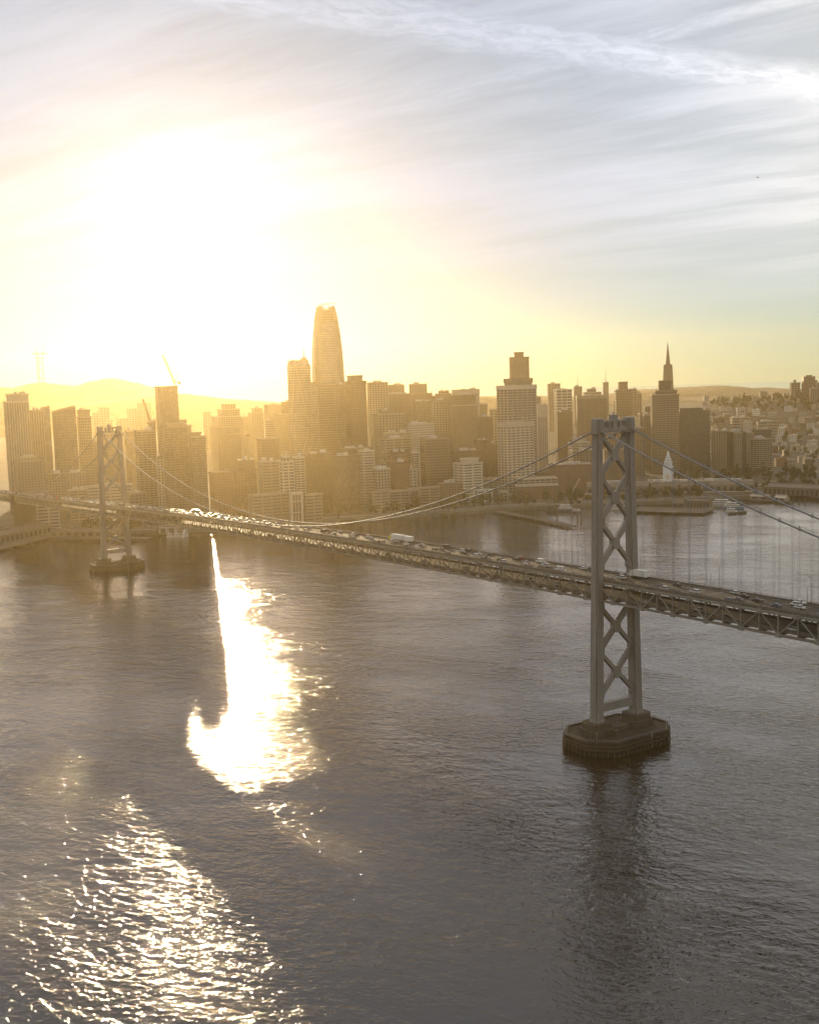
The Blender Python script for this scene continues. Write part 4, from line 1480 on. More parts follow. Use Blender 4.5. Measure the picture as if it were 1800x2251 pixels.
def hill_mast():
    Y = 5350
    pa = lambda x, y: at(*cp('a', x, y), Y)
    zb = pa(336, 475).z
    cx = pa(336, 470).x
    root = empty('broadcast_mast', (cx, Y, zb))
    tag(root, 'three-legged broadcast mast on the hill at far left', 'mast')
    Mm = mat('mast_paint', (0.2, 0.12, 0.09), 0.6)
    hw_ = lambda y: (pa(336 + np.interp(y, [210, 290, 350, 475], [17, 10, 16, 25]), y).x - cx)
    ys = [475, 420, 350, 288, 250, 212]
    zz = [pa(336, y).z - zb for y in ys]
    ww = [float(hw_(y)) for y in ys]
    for k, (ux, uy) in enumerate(((-1, 0.4), (1, 0.4), (0.1, -1))):
        MB().path([(ux * w, uy * w, z) for w, z in zip(ww, zz)], 2.3, 6).build('leg', Mm, root)
        top = pa(336, (140, 140, 175)[k]).z - zb if k != 0 else pa(336, 150).z - zb
        MB().cyl(ux * ww[-1], uy * ww[-1], zz[-1], top, 1.8, 0.5, 6).build('antenna', Mm, root)
    for w, z in list(zip(ww, zz))[1:]:
        e = w * (1.9 if z == zz[-1] else 1.0)
        b = MB()
        pts = [(-e, .4 * w, z), (e, .4 * w, z), (.1 * w, -w, z)]
        for i in range(3):
            b.bar(pts[i], pts[(i + 1) % 3], 3.4, 4.8)
        b.build('platform', Mm, root)


hill_mast()


# ------------------------------------------------------------------ ferry building with clock tower
def arch_wall(m, x0, x1, y, z0, z1, n, depth, r_frac=.38, mi=0):
    """wall along x at y with n arched openings cut through it, thickness depth"""
    w = (x1 - x0) / n
    for k in range(n):
        c = x0 + (k + .5) * w
        r = w * r_frac
        zs = z1 - (z1 - z0) * .22 - r
        xs = [c - w / 2, c - r]
        # piers
        m.box(c - w / 2, c - r, y, y + depth, z0, z1, mi)
        m.box(c + r, c + w / 2, y, y + depth, z0, z1, mi)
        N = 8
        for i in range(N):
            a0, a1 = math.pi * i / N, math.pi * (i + 1) / N
            p0, p1 = (c + r * math.cos(a0), zs + r * math.sin(a0)), (c + r * math.cos(a1), zs + r * math.sin(a1))
            lo = [(p1[0], y, p1[1]), (p0[0], y, p0[1]), (p0[0], y + depth, p0[1]), (p1[0], y + depth, p1[1])]
            hi = [(p1[0], y, z1), (p0[0], y, z1), (p0[0], y + depth, z1), (p1[0], y + depth, z1)]
            m.hexa(lo, hi, mi)


def text_mesh(txt, size, ext, name, m, parent, loc, rot):
    cu = bpy.data.curves.new(name, 'FONT')
    cu.body = txt
    cu.size = size
    cu.extrude = ext
    cu.align_x = 'LEFT'
    tmp = bpy.data.objects.new(name, cu)
    col.objects.link(tmp)
    dg = bpy.context.evaluated_depsgraph_get()
    dg.update()
    me = bpy.data.meshes.new_from_object(tmp.evaluated_get(dg))
    bpy.data.objects.remove(tmp)
    me.materials.clear()
    me.materials.append(m)
    o = link(name, me, parent)
    o.location = loc
    o.rotation_euler = rot
    return o


M_FERRY = mat('ferry_hall_stone', (0.165, 0.14, 0.108), 0.85, 0, 0.12, 0.1)
M_CLOCK = mat('clock_tower_paint', (0.50, 0.53, 0.55), 0.75, 0, 0.08, 0.15)
M_TILE = mat('dark_hall_roof', (0.10, 0.085, 0.07), 0.85, 0, 0.2, 0.15)


def ferry_building():
    Y = 1640
    pT = at(*cp('h', 1025, 850), Y)
    a, b = at(*cp('h', -200, 1000), Y + 30), at(*cp('i', 650, 215), Y - 30)
    root = empty('ferry_hall', (pT.x, Y, 3.6), R(-9))
    tag(root, 'long low arcaded ferry hall on the waterfront below the clock tower', 'building')
    xl, xr = -118.0, 118.0
    # coordinates: -y faces the water
    m = MB()
    m.box(xl, xr, -9, 22, 0, 13.0)
    body = m.build('hall', M_FERRY, root)
    ar = MB()
    arch_wall(ar, xl, xr, -12.0, 4.2, 13.4, 26, 2.6)
    ar.box(xl - .3, xr + .3, -12.6, -9.2, 13.4, 14.4)
    ar.box(xl, xr, -12.0, -9.01, 0, 4.2)
    ar.build('arcade', M_FERRY, root)
    gl = MB()
    gl.box(xl + .5, xr - .5, -9.4, -9.05, 4.3, 13.0)
    gl.build('arcade_glazing', GLASS['dark'], root)
    rf = MB()
    rf.loft([[(xl, -9.0, 14.42), (xr, -9.0, 14.42), (xr, 22, 14.42), (xl, 22, 14.42)], [(xl, -2, 18.5), (xr, -2, 18.5), (xr, 15, 18.5), (xl, 15, 18.5)]])
    r_ = rf.build('roof', M_TILE, root)
    for k in range(3):
        x = xl + 20 + k * 75
        s = MB()
        s.box(x, x + 50, 2, 10, 18.51, 20.6)
        s.box(x - .5, x + 50.5, 1.5, 10.5, 20.6, 21.0)
        s.build('skylight', M_PLANT, r_)
    lo = MB()
    lo.box(xl - 8, xr - 2, -30, -12.7, 0, 4.6)
    lo.box(xl - 9, xr - 1, -31, -12.65, 4.6, 5.1)
    for k in range(40):
        x = xl - 6 + k * 5.9
        lo.box(x, x + .8, -30.3, -29.99, 0.2, 4.5)
    lo.build('quay_terrace', M_FERRY, root)
    text_mesh('PORT OF', 6.2, .25, 'sign', mat('sign_paint', (0.62, 0.56, 0.42), 0.6), root, (-30.5, -2.5, 18.6), (R(90), 0, 0))
    text_mesh('SAN FRANCISCO', 6.2, .25, 'sign', MATS['sign_paint'], root, (15.0, -2.5, 18.6), (R(90), 0, 0))
    bk = MB()
    for x0, x1 in ((-30, -5), (15, 62)):
        bk.box(x0, x1, -2.1, -1.9, 18.5, 19.0)
    bk.build('sign_frame', M_ROPE, root)
    # clock tower
    ct = empty('clock_tower', (pT.x, Y + 6, 3.6), R(-24))
    tag(ct, 'pale square clock tower with tiered lantern top rising from the ferry hall', 'clock tower')
    w = 5.6
    ztip = at(*cp('h', 1020, 250), Y).z - 3.6
    z1 = ztip * .63
    m = MB().box(-w, w, -w, w, 12, z1)
    sh = m.build('shaft', M_CLOCK, ct)
    t = MB()
    for sx in (-1, 1):
        for sy in (-1, 1):
            t.box(sx * w - .7, sx * w + .7, sy * w - .7, sy * w + .7, 12, z1 + .2)
    t.build('corner_pilaster', M_CLOCK, ct)
    t = MB()
    t.box(-w - 1.1, w + 1.1, -w - 1.1, w + 1.1, z1, z1 + 1.3)
    t.box(-w - .9, w + .9, -w - .9, w + .9, z1 - 8.6, z1 - 8.0)
    t.build('cornice', M_CLOCK, ct)
    lv = [(w - .4, z1 + 1.3, z1 + 7.6), (w - 1.8, z1 + 7.6, z1 + 12.2), (w - 3.2, z1 + 12.2, z1 + 16.2), (w - 4.2, z1 + 16.2, z1 + 19)]
    for h, za, zb in lv:
        m = MB()
        m.box(-h * .72, h * .72, -h * .72, h * .72, za, zb)
        for sx in (-1, -.33, .33, 1):
            for s2 in (-1, 1):
                m.box(sx * h * .92 - .28, sx * h * .92 + .28, s2 * h * .92 - .28, s2 * h * .92 + .28, za, zb)
                m.box(s2 * h * .92 - .27, s2 * h * .92 + .27, sx * h * .92 - .27, sx * h * .92 + .27, za, zb - .01)
        m.box(-h - .2, h + .2, -h - .2, h + .2, zb - .5, zb + .25)
        m.build('lantern_tier', M_CLOCK, ct)
    m = MB().cyl(0, 0, z1 + 19.2, ztip, 1.6, .5, 8)
    m.cyl(0, 0, ztip, ztip + 6, .18, .05, 5)
    m.build('finial', M_CLOCK, ct)
    Mf, Mh = mat('clock_dial', (0.46, 0.40, 0.33), 0.6), mat('clock_hand', (0.05, 0.045, 0.04), 0.5)
    zc_ = z1 - 14.2
    for k in range(4):
        rot = k * math.pi / 2
        P = lambda x, y, z: (x * math.cos(rot) - y * math.sin(rot), x * math.sin(rot) + y * math.cos(rot), z)
        d = MB()
        ring = lambda r, y: [P(r * math.cos(2 * math.pi * i / 28), y, zc_ + r * math.sin(2 * math.pi * i / 28)) for i in range(28)]
        d.loft([ring(3.7, -w - .05), ring(3.7, -w - .35)])
        dial = d.build('clock_face', Mf, ct)
        h = MB()
        for i in range(12):
            a = math.pi * i / 6
            h.bar(P(2.9 * math.sin(a), -w - .42, zc_ + 2.9 * math.cos(a)), P(3.45 * math.sin(a), -w - .42, zc_ + 3.45 * math.cos(a)), .28, .1)
        tag(h.build('hour_mark', Mh, dial), kind='stuff')
        for a, ln, wd in ((R(118), 1.9, .42), (R(-24), 2.9, .3)):
            MB().bar(P(0, -w - .5, zc_), P(ln * math.sin(a), -w - .5, zc_ + ln * math.cos(a)), wd, .1).build('clock_hand', Mh, dial)
        for row in range(3):
            for s in (-1, 1):
                wn = MB()
                x, z = s * 2.6, 15.5 + row * (zc_ - 23) / 3
                q0, q1 = P(x - .5, -w - .06, 0), P(x + .5, -w - .16, 0)
                wn.box(*sorted((q0[0], q1[0])), *sorted((q0[1], q1[1])), z, z + 2.2)
                wn.build('window', GLASS['dark'], ct)


ferry_building()


# ------------------------------------------------------------------ piers, jetties and sheds
M_DECK = mat('pier_deck', (0.055, 0.044, 0.031), 0.9, 0, 0.2, 0.15)
M_PILE = mat('timber_pile', (0.06, 0.05, 0.04), 0.95, 0, 0.2, 0.3)
M_SHEDW = mat('shed_wall', (0.10, 0.083, 0.06), 0.85, 0, 0.12, 0.1)
M_SHEDR = mat('shed_roof', (0.09, 0.075, 0.06), 0.8, 0, 0.2, 0.1)


def jetty(name, label, pts, w, z=3.2, pile=7.0, rail=True):
    """deck on piles along a polyline of world points"""
    a, b = Vector(pts[0]), Vector(pts[1])
    L = (b - a).length
    ang = math.atan2(b.y - a.y, b.x - a.x)
    root = empty(name, (a.x, a.y, 0), ang)
    tag(root, label, 'pier')
    MB().box(0, L, -w / 2, w / 2, z - .9, z).build('deck', M_DECK, root)
    m = MB()
    for x in np.arange(1.5, L, pile):
        for y in np.arange(-w / 2 + .5, w / 2, max(3.5, w / 6)):
            m.cyl(float(x), float(y), -4, z - .89, .28, .28, 6)
    tag(m.build('pile', M_PILE, root), kind='stuff')
    if rail:
        r = MB()
        for y in (-w / 2 + .1, w / 2 - .1):
            r.box(0, L, y - .05, y + .05, z + 1.0, z + 1.1)
            for x in np.arange(.2, L, 3):
                r.box(float(x) - .05, float(x) + .05, y - .05, y + .05, z, z + 1.0)
        r.build('railing', M_RAIL, root)
    return root, L


def shed(name, label, a, b, w, h, ridge_h, z=3.2, wall=None, roof=None, bays=None):
    """gabled shed along the line a-b"""
    a, b = Vector(a), Vector(b)
    L = (b - a).length
    ang = math.atan2(b.y - a.y, b.x - a.x)
    root = empty(name, (a.x, a.y, z), ang)
    tag(root, label, 'shed')
    m = MB()
    m.add([(0, -w / 2, 0), (L, -w / 2, 0), (L, w / 2, 0), (0, w / 2, 0), (0, -w / 2, h), (L, -w / 2, h), (L, w / 2, h), (0, w / 2, h), (0, 0, h + ridge_h), (L, 0, h + ridge_h)],
          [(0, 1, 5, 4), (2, 3, 7, 6), (1, 2, 6, 9, 5), (3, 0, 4, 8, 7)])
    m.build('wall', wall or M_SHEDW, root)
    r = MB()
    o = .6
    for sg in (-1, 1):
        y0, y1 = sg * (w / 2 + o), 0
        z0 = h - o * ridge_h / (w / 2)
        lo = [(-o, y0, z0), (L + o, y0, z0), (L + o, y1, h + ridge_h), (-o, y1, h + ridge_h)]
        if sg > 0:
            lo = lo[::-1]
        r.hexa(lo, [(x, y, zz + .35) for x, y, zz in lo])
    r.box(0, L, -1.2, 1.2, h + ridge_h + .2, h + ridge_h + 1.4)
    r.build('roof', roof or M_SHEDR, root)
    n = bays or max(2, int(L / 9))
    d = MB()
    for k in range(n):
        x = L * (k + .5) / n
        for sg in (-1, 1):
            a_, b_ = sorted((sg * (w / 2 + .02), sg * (w / 2 + .12)))
            d.box(x - L / n * .28, x + L / n * .28, a_, b_, .4, h * .72)
    tag(d.build('bay_door', GLASS['dark'], root), kind='stuff')
    return root


P3 = lambda x, y, z=3.2: on(x, y, z)
# left: long pier with its shed running out towards the camera, and the second shed behind the far tower
jetty('pier_platform', 'broad pier platform jutting in from the left edge', (on(-160, 1238, 3.2), on(105, 1176, 3.2)), 34)
shed('pier_shed', 'long dark-roofed pier shed at the lower left edge of the bay', on(-175, 1228, 3.2), on(112, 1166, 3.2), 26, 8.5, 4.5)
jetty('wharf', 'timber wharf on piles between the left pier and the far bridge tower', (on(116, 1182, 3.2), on(330, 1182, 3.2)), 16)
shed('pier_shed', 'long pale shed with barrel hangars left of the far bridge tower foot', on(118, 1178, 3.2), on(262, 1178, 3.2), 13, 6.5, 1.5)
shed('pier_shed', 'small white fireboat house by the water under the deck', on(352, 1171, 3.6), on(389, 1170, 3.6), 12, 8.5, 1.0, wall=WALL['white'])
shed('pier_shed', 'dark flat shed on the quay left of the white fireboat house', on(296, 1172, 3.6), on(346, 1171, 3.6), 14, 4.5, 1.2, wall=WALL['brown'])
# centre jetty
jetty('jetty', 'long curved public jetty reaching into the water left of the near tower', (on(1090, 1123, 3.0), on(1180, 1140, 3.0)), 11, 3.0)
jetty('jetty', 'outer arm of the public jetty ending in a rounded head', (on(1176, 1139.2, 3.0), on(1257, 1156, 3.0)), 12, 3.0)
shed('waterfront_shed', 'low pavilion roof by the marina left of the near bridge tower', on(1200, 1117, 3.4), on(1240, 1116, 3.4), 16, 4.5, 2.2)
shed('waterfront_shed', 'long pale canopy beside the marina left of the near bridge tower', on(1228, 1108, 3.6), on(1276, 1105, 3.6), 12, 5.0, 1.0, wall=WALL['cream'], roof=WALL['cream'])
# restaurant platform right of the near tower
rp, rl = jetty('pier_platform', 'broad dark platform with restaurants right of the near bridge tower', (on(1392, 1118, 3.0), on(1560, 1123, 3.0)), 52, 3.0)
shed('pavilion', 'tent-roofed pavilion on the platform right of the near tower', on(1478, 1112, 3.1), on(1504, 1112, 3.1), 18, 4.5, 6.5, 3.1)
shed('restaurant', 'two-storey restaurant with lit eaves on the platform right of the pavilion', on(1514, 1113, 3.1), on(1562, 1114, 3.1), 20, 8.5, 1.6, 3.1, bays=7)
# right: bulkhead building and pier shed
bq = shed('pier_shed', 'long pale pier shed running out of frame at the right edge', on(1693, 1083, 3.2), on(1880, 1092, 3.2), 40, 10.5, 3.6, bays=18)
T('i', 846, 996, 168, 1700, 'punch', 'white', 'white arched bulkhead building at the head of the right pier', -14, .5, 'bulkhead_building', 'dark', plant=False)
gb = T('i', 1004, 1222, 122, 1770, 'punch', 'cream', 'gabled pale bulkhead front with flagpole behind the right pier', -10, .3, 'bulkhead_building', 'dark', plant=False)
antenna(gb, 0, 0, 14, 28, .25)
T('i', 1180, 1760, 140, 1790, 'punch', 'cream', 'long pale bulkhead wing behind the right pier shed', -10, .12, 'bulkhead_building', 'dark', plant=False)
jetty('ferry_landing', 'covered ferry landing on piles right of the restaurant platform', (on(1642, 1098, 2.0), on(1738, 1104, 2.0)), 9, 2.4)
shed('landing_canopy', 'pale canopy over the left half of the ferry landing', on(1652, 1096, 2.4), on(1692, 1098, 2.4), 9, 4.0, 1.5, 2.4, wall=WALL['cream'], roof=WALL['white'])
shed('landing_canopy', 'bluish canopy over the outer end of the ferry landing', on(1706, 1099, 2.4), on(1730, 1101, 2.4), 9, 4.0, 2.2, 2.4, wall=WALL['grey'], roof=WALL['white'])
for i, (x, y, lb) in enumerate(((1743, 1103, 'left of three mooring dolphins beyond the ferry landing'), (1756, 1106, 'middle of three mooring dolphins beyond the ferry landing'),
                                (1769, 1107, 'right of three mooring dolphins beyond the ferry landing'), (1224, 1139, 'left pair of tall marina piles left of the near tower'),
                                (1269, 1144, 'tall lone marina pile near the jetty head'), (1277, 1144, 'tall marina pile nearest the near bridge tower'))):
    p = on(x, y, 0)
    r_ = empty('mooring_dolphin', p)
    tag(r_, lb, 'mooring post', 'mooring dolphins')
    hh = 7.5 if i < 3 else 10.0
    for k in range(3):
        a = k * 2.09
        MB().bar((1.2 * math.cos(a), 1.2 * math.sin(a), -4), (.5 * math.cos(a), .5 * math.sin(a), hh), .38, n=6).build('pile', M_PILE, r_)
    MB().cyl(0, 0, hh - 1.2, hh + .3, .95, .8, 8).build('collar', M_PILE, r_)

# white portal on the waterfront and leaning sculptures
def portal():
    Y = 1425
    a, b = at(*cp('b', 726, 1658), Y), at(*cp('b', 846, 1658), Y)
    S = b.x - a.x
    r_ = empty('portal_building', ((a.x + b.x) / 2, Y, 3.6), R(20))
    tag(r_, 'tall white portal front with three dark window bays on the waterfront', 'building')
    w = S / (math.cos(R(20)) + .5 * math.sin(R(20)))
    d, h = w * .5, a.z - 3.6
    MB().box(-w / 2 + 1, w / 2 - 1, -d / 2 + .8, d / 2, 0, h - .5).build('block', GLASS['dark'], r_)
    f = MB()
    f.box(-w / 2, -w / 2 + w * .18, -d / 2, d / 2, 0, h)
    f.box(w / 2 - w * .18, w / 2, -d / 2, d / 2, 0, h)
    f.box(-w / 2 + w * .18, w / 2 - w * .18, -d / 2, d / 2, h - w * .2, h - .01)
    f.build('portal_frame', WALL['white'], r_)
    for k in (-1, 1):
        MB().box(k * w * .11 - .5, k * w * .11 + .5, -d / 2 + .2, -d / 2 + .85, 0, h - w * .2).build('mullion', WALL['white'], r_)
    for z in (h * .34, h * .70):
        MB().box(-w * .32, w * .32, -d / 2 + .25, -d / 2 + .83, z, z + 1.0).build('transom', WALL['white'], r_)


portal()
for (x, y, x2, y2, Y, lb) in ((cp('g', 1325, 500)[0], cp('g', 1325, 500)[1], cp('g', 1392, 372)[0], cp('g', 1392, 372)[1], 1600, 'pale leaning crane jib above the trees left of the near tower'),
                              (cp('f', 1128, 640)[0], cp('f', 1128, 640)[1], cp('f', 1165, 548)[0], cp('f', 1165, 548)[1], 1560, 'slim white leaning jib over the golden waterfront')):
    a, b = at(x, y, Y), at(x2, y2, Y)
    r_ = empty('mobile_crane', (a.x, Y, 3.7))
    tag(r_, lb, 'crane', 'mobile crane jibs on the waterfront')
    lo = Vector((a.x, Y, 3.7))
    d = (b - a)
    foot = a - d * ((a.z - 6) / d.z)
    m = MB()
    lattice(m, foot - lo, b - lo, 1.8, 14, .14)
    m.build('jib', WALL['white'], r_)
    m = MB()
    m.box(foot.x - a.x - 4, foot.x - a.x + 4, -1.5, 1.5, .9, 3.2)
    m.box(foot.x - a.x - 2, foot.x - a.x + 1, -1.3, 1.3, 3.2, 5.2)
    m.build('carrier', M_CRANE, r_)
    for k in (-3, -1, 1, 3):
        w_ = MB()
        for s in (-1.5, 1.2):
            w_.loft([[(foot.x - a.x + k + .55 * math.cos(q), s, .55 + .55 * math.sin(q)) for q in np.linspace(0, 5.6, 9)],
                     [(foot.x - a.x + k + .55 * math.cos(q), s + .3, .55 + .55 * math.sin(q)) for q in np.linspace(0, 5.6, 9)]])
        w_.build('wheel', M_PILE, r_)

# concrete anchorage pier that carries the deck at the left edge
p0 = bw(0, SPAN + SIDE - 12)
r_ = empty('anchorage_pier', (p0.x, p0.y, 0), BR_AZ)
tag(r_, 'tall concrete anchorage pier carrying the deck at the left edge', 'bridge pier')
hz = zc(SPAN + SIDE - 12)
for sx in (-1, 1):
    MB().loft([[(sx * 9 - 3.5, -7, -3), (sx * 9 + 3.5, -7, -3), (sx * 9 + 3.5, 7, -3), (sx * 9 - 3.5, 7, -3)],
               [(sx * 9 - 3, -6, hz - .8), (sx * 9 + 3, -6, hz - .8), (sx * 9 + 3, 6, hz - .8), (sx * 9 - 3, 6, hz - .8)]]).build('column', M_CONC, r_)
MB().box(-5.9, 5.9, -4, 4, hz - 14, hz - 2).build('cross_beam', M_CONC, r_)
MB().box(-5.9, 5.9, -4.5, 4.5, -3, hz - 14.01).build('web_wall', M_CONC, r_)
for sx in (-1, 1):
    MB().box(sx * 12.3 - 1.6, sx * 12.3 + 1.6, -5, 5, hz - 16, hz + ZR + 1.0).build('pylon', M_CONC, r_)

# ------------------------------------------------------------------ trees
def leaf_mat(name, rgb):
    m = mat(name, rgb, 0.8, 0, 0.45, 0.5, 0.25)
    return m


def tree_meshes(kind, seed):
    rnd = random.Random(seed)
    t = MB()
    h = {'round': 9.0, 'tall': 14.0, 'palm': 12.0}[kind]
    t.cyl(0, 0, -1, h * .5, .38, .2, 6)
    for k in range(4):
        a = rnd.uniform(0, 6.28)
        t.bar((0, 0, h * .3), (1.8 * math.cos(a), 1.8 * math.sin(a), h * .62), .13, n=4, w2=.06)
    c = MB()
    if kind == 'palm':
        for k in range(16):
            a = k * 2.4
            p0 = Vector((0, 0, h * .95))
            for s in range(3):
                p1 = p0 + Vector((math.cos(a) * 1.1, math.sin(a) * 1.1, (.8, -.1, -.9)[s] + rnd.uniform(-.2, .2)))
                sd_ = Vector((-math.sin(a), math.cos(a), 0)) * (.5, .4, .15)[s]
                sd0 = Vector((-math.sin(a), math.cos(a), 0)) * (.2, .5, .4)[s]
                c.add([p0 - sd0, p0 + sd0, p1 + sd_, p1 - sd_], [(0, 1, 2, 3)])
                p0 = p1
        t.cyl(0, 0, h * .45, h * .96, .26, .2, 6)
        return t, c
    rx, rz = (3.6, 3.2) if kind == 'round' else (3.2, 5.6)
    zc_ = h * .66
    lob = [(Vector((rnd.gauss(0, .42) * rx, rnd.gauss(0, .42) * rx, zc_ + rnd.gauss(0, .38) * rz)), rnd.uniform(.32, .55) * rx) for _ in range(11)]
    for p, r in lob:
        for _ in range(46):
            d = Vector((rnd.gauss(0, 1), rnd.gauss(0, 1), rnd.gauss(0, 1))).normalized()
            q = p + d * r * rnd.uniform(.7, 1.12)
            n = (d + Vector((rnd.gauss(0, .5), rnd.gauss(0, .5), rnd.gauss(0, .5)))).normalized()
            u = n.cross(Vector((.3, .2, 1))).normalized()
            v = n.cross(u)
            s = rnd.uniform(.4, .85)
            c.add([q - u * s - v * s * .6, q + u * s - v * s * .7, q + u * s * .8 + v * s, q - u * s * .7 + v * s * .8], [(0, 1, 2, 3)])
    return t, c


M_BARK = mat('bark', (0.07, 0.055, 0.04), 0.95)
LEAFS = [leaf_mat('leaf_dark', (0.034, 0.038, 0.017)), leaf_mat('leaf_mid', (0.046, 0.05, 0.021)), leaf_mat('leaf_olive', (0.06, 0.055, 0.028))]
TREE = []
for i, kd in enumerate(('round', 'round', 'tall', 'tall', 'palm')):
    t, c = tree_meshes(kd, 20 + i)
    TREE.append((kd, t.mesh('trunk', M_BARK), [c.mesh('crown', LEAFS[(i + j) % 3]) for j in range(3)]))


def tree(x, y, z, s, k, cl, name, label, group, rz):
    kd, tm, cms = TREE[k]
    r_ = empty(name, (x, y, z), rz)
    r_.scale = (s, s, s)
    tag(r_, label, 'tree', group)
    link('trunk', tm, r_)
    link('crown', cms[cl], r_)


rt = random.Random(91)
ZONE = ((-420, -250, 'by the left pier sheds'), (-250, -60, 'under the far bridge span'), (-60, 120, 'below the golden office blocks'), (120, 250, 'by the public jetty'), (250, 420, 'by the brick warehouse'), (420, 640, 'near the bulkhead buildings'))
for x0, x1, wh in ZONE:
    xs = sorted(rt.uniform(x0, x1) for _ in range(27))
    for i, x in enumerate(xs):
        k = rt.choice((0, 1, 2, 4, 0, 1))
        tree(x, shore_y(x) + rt.choice((22, 23.5, 55, 58, 62)), 3.6, rt.uniform(.95, 1.6), k, rt.randrange(3),
             'palm_tree' if k == 4 else 'street_tree', f"{'palm' if k == 4 else 'leafy street tree'} on the waterfront {wh}, {ORD(i + 1)} from the left", 'trees along the waterfront', rt.uniform(0, 6))
# park trees behind the bulkhead buildings on the right and the wooded hill crest
for i, x in enumerate(sorted(rt.uniform(430, 690) for _ in range(46))):
    y = rt.uniform(1760, 1900)
    tree(x, y, 3.6, rt.uniform(1.0, 1.7), rt.choice((0, 1, 2, 3)), rt.randrange(2), 'park_tree',
         f'dark park tree at the foot of the right-hand apartment towers, {ORD(i + 1)} from the left', 'park trees by the apartment towers', rt.uniform(0, 6))
hill_trees = []
for i in range(170):
    X = rt.uniform(860, 1330)
    Yh = rt.uniform(3050, 3330)
    hill_trees.append((X, Yh))
for i, (X, Yh) in enumerate(sorted(hill_trees, key=lambda p: p[0] / p[1])):
    tree(X, Yh, terrain(X, Yh) - 1, rt.uniform(.95, 1.6), rt.choice((0, 1, 2, 3)), rt.randrange(2), 'hill_tree',
         f'dark tree in the wood on the right-hand hill crest, {ORD(i + 1)} from the left', 'trees of the hill-crest wood', rt.uniform(0, 6))
slope = sorted(((rt.uniform(420, 1150), rt.uniform(2080, 3000)) for _ in range(90)), key=lambda p: p[0] / p[1])
for i, (X, Yh) in enumerate(slope):
    tree(X, Yh, terrain(X, Yh) - .5, rt.uniform(.9, 1.6), rt.choice((0, 1, 2, 3)), rt.randrange(3), 'garden_tree',
         f'small tree among the hillside houses on the right, {ORD(i + 1)} from the left', 'trees among the hillside houses', rt.uniform(0, 6))


# ------------------------------------------------------------------ hillside houses
def house_mesh(kind, wall, rnd):
    m = MB()
    w, d, h = rnd.uniform(9, 17), rnd.uniform(9, 15), rnd.uniform(8, 14)
    m.box(-w / 2, w / 2, -d / 2, d / 2, -8, h, 0)
    if kind == 'gable':
        m.add([(-w / 2 - .4, -d / 2 - .4, h), (w / 2 + .4, -d / 2 - .4, h), (w / 2 + .4, d / 2 + .4, h), (-w / 2 - .4, d / 2 + .4, h), (-w / 2 - .4, 0, h + 3.2), (w / 2 + .4, 0, h + 3.2)],
              [(0, 1, 5, 4), (2, 3, 4, 5), (1, 2, 5), (3, 0, 4)], 2)
    else:
        for sg in (-1, 1):
            a, b = sorted((sg * (d / 2 - .3), sg * (d / 2 + .25)))
            m.box(-w / 2 - .25, w / 2 + .25, a, b, h - .5, h + .8, 0)
            a, b = sorted((sg * (w / 2 - .3), sg * (w / 2 + .25)))
            m.box(a, b, -d / 2 + .3, d / 2 - .3, h - .5, h + .8, 0)
        m.box(-w / 2 + .3, w / 2 - .3, -d / 2 + .3, d / 2 - .3, h - .2, h + .03, 2)
        m.box(w * .1, w * .32, -d * .1, d * .2, h, h + 2.4, 0)
    nf = max(2, int(h / 3.2))
    for f in range(nf):
        z = 1.2 + f * h / nf
        n = max(2, int(w / 3.2))
        for k in range(n):
            x = -w / 2 + w * (k + .5) / n
            for sg in (-1, 1):
                a, b = sorted((sg * d / 2, sg * (d / 2 + .08)))
                m.box(x - .7, x + .7, a, b, z, z + 1.5, 1)
        for k in range(2):
            y = -d / 4 + k * d / 2
            for sg in (-1, 1):
                a, b = sorted((sg * w / 2, sg * (w / 2 + .08)))
                m.box(a, b, y - .7, y + .7, z, z + 1.5, 1)
    return m.mesh('house', [wall, GLASS['dark'], M_ROOF])


HW_MATS = [(mat('house_white', (0.38, 0.355, 0.31), .85, each=0.2), 'white'), (mat('house_cream', (0.29, 0.245, 0.18), .85, each=0.2), 'cream'), (mat('house_grey', (0.20, 0.19, 0.175), .85, each=0.2), 'grey'),
           (mat('house_tan', (0.20, 0.15, 0.105), .85, each=0.2), 'tan'), (mat('house_rust', (0.16, 0.085, 0.055), .85, each=0.2), 'rust-red'), (mat('house_brown', (0.10, 0.073, 0.052), .85, each=0.2), 'brown')]
rh = random.Random(5)
HOUSE = []
for wm, cn in HW_MATS:
    for kd in ('flat', 'flat', 'gable'):
        HOUSE.append((house_mesh(kd, wm, rh), cn, kd))
rows = np.linspace(2080, 3480, 15)
ROWN = [f'{ORD(i + 1)} street up the slope' for i in range(15)]
for i, Yr in enumerate(rows):
    xl = max(330, (1545 - 900) / FOC * Yr)
    xr = (1800 - 900 + 60) / FOC * Yr
    n = int((xr - xl) / 23)
    cnt = 0
    for k in range(n):
        X = xl + (xr - xl) * (k + rh.uniform(.2, .8)) / n
        Yh = Yr + rh.uniform(-30, 30)
        if rh.random() < .12 or (Yr > 3050 and X > 880 and rh.random() < .6):
            continue
        me, cn, kd = rh.choices(HOUSE, [3 if h[1] in ('white', 'cream') else 2 for h in HOUSE])[0]
        cnt += 1
        o = link('house', me, None, (X, Yh, terrain(X, Yh)), R(rh.choice((-6, -6, 84, -9, 12))))
        s = rh.uniform(.8, 1.35)
        o.scale = (s, s, s * rh.uniform(.8, 1.2))
        tag(o, f"{cn} {'gabled' if kd == 'gable' else 'flat-roofed'} hillside house, {ORD(cnt)} from the left in the {ROWN[i]}", 'house', 'hillside houses on the right')


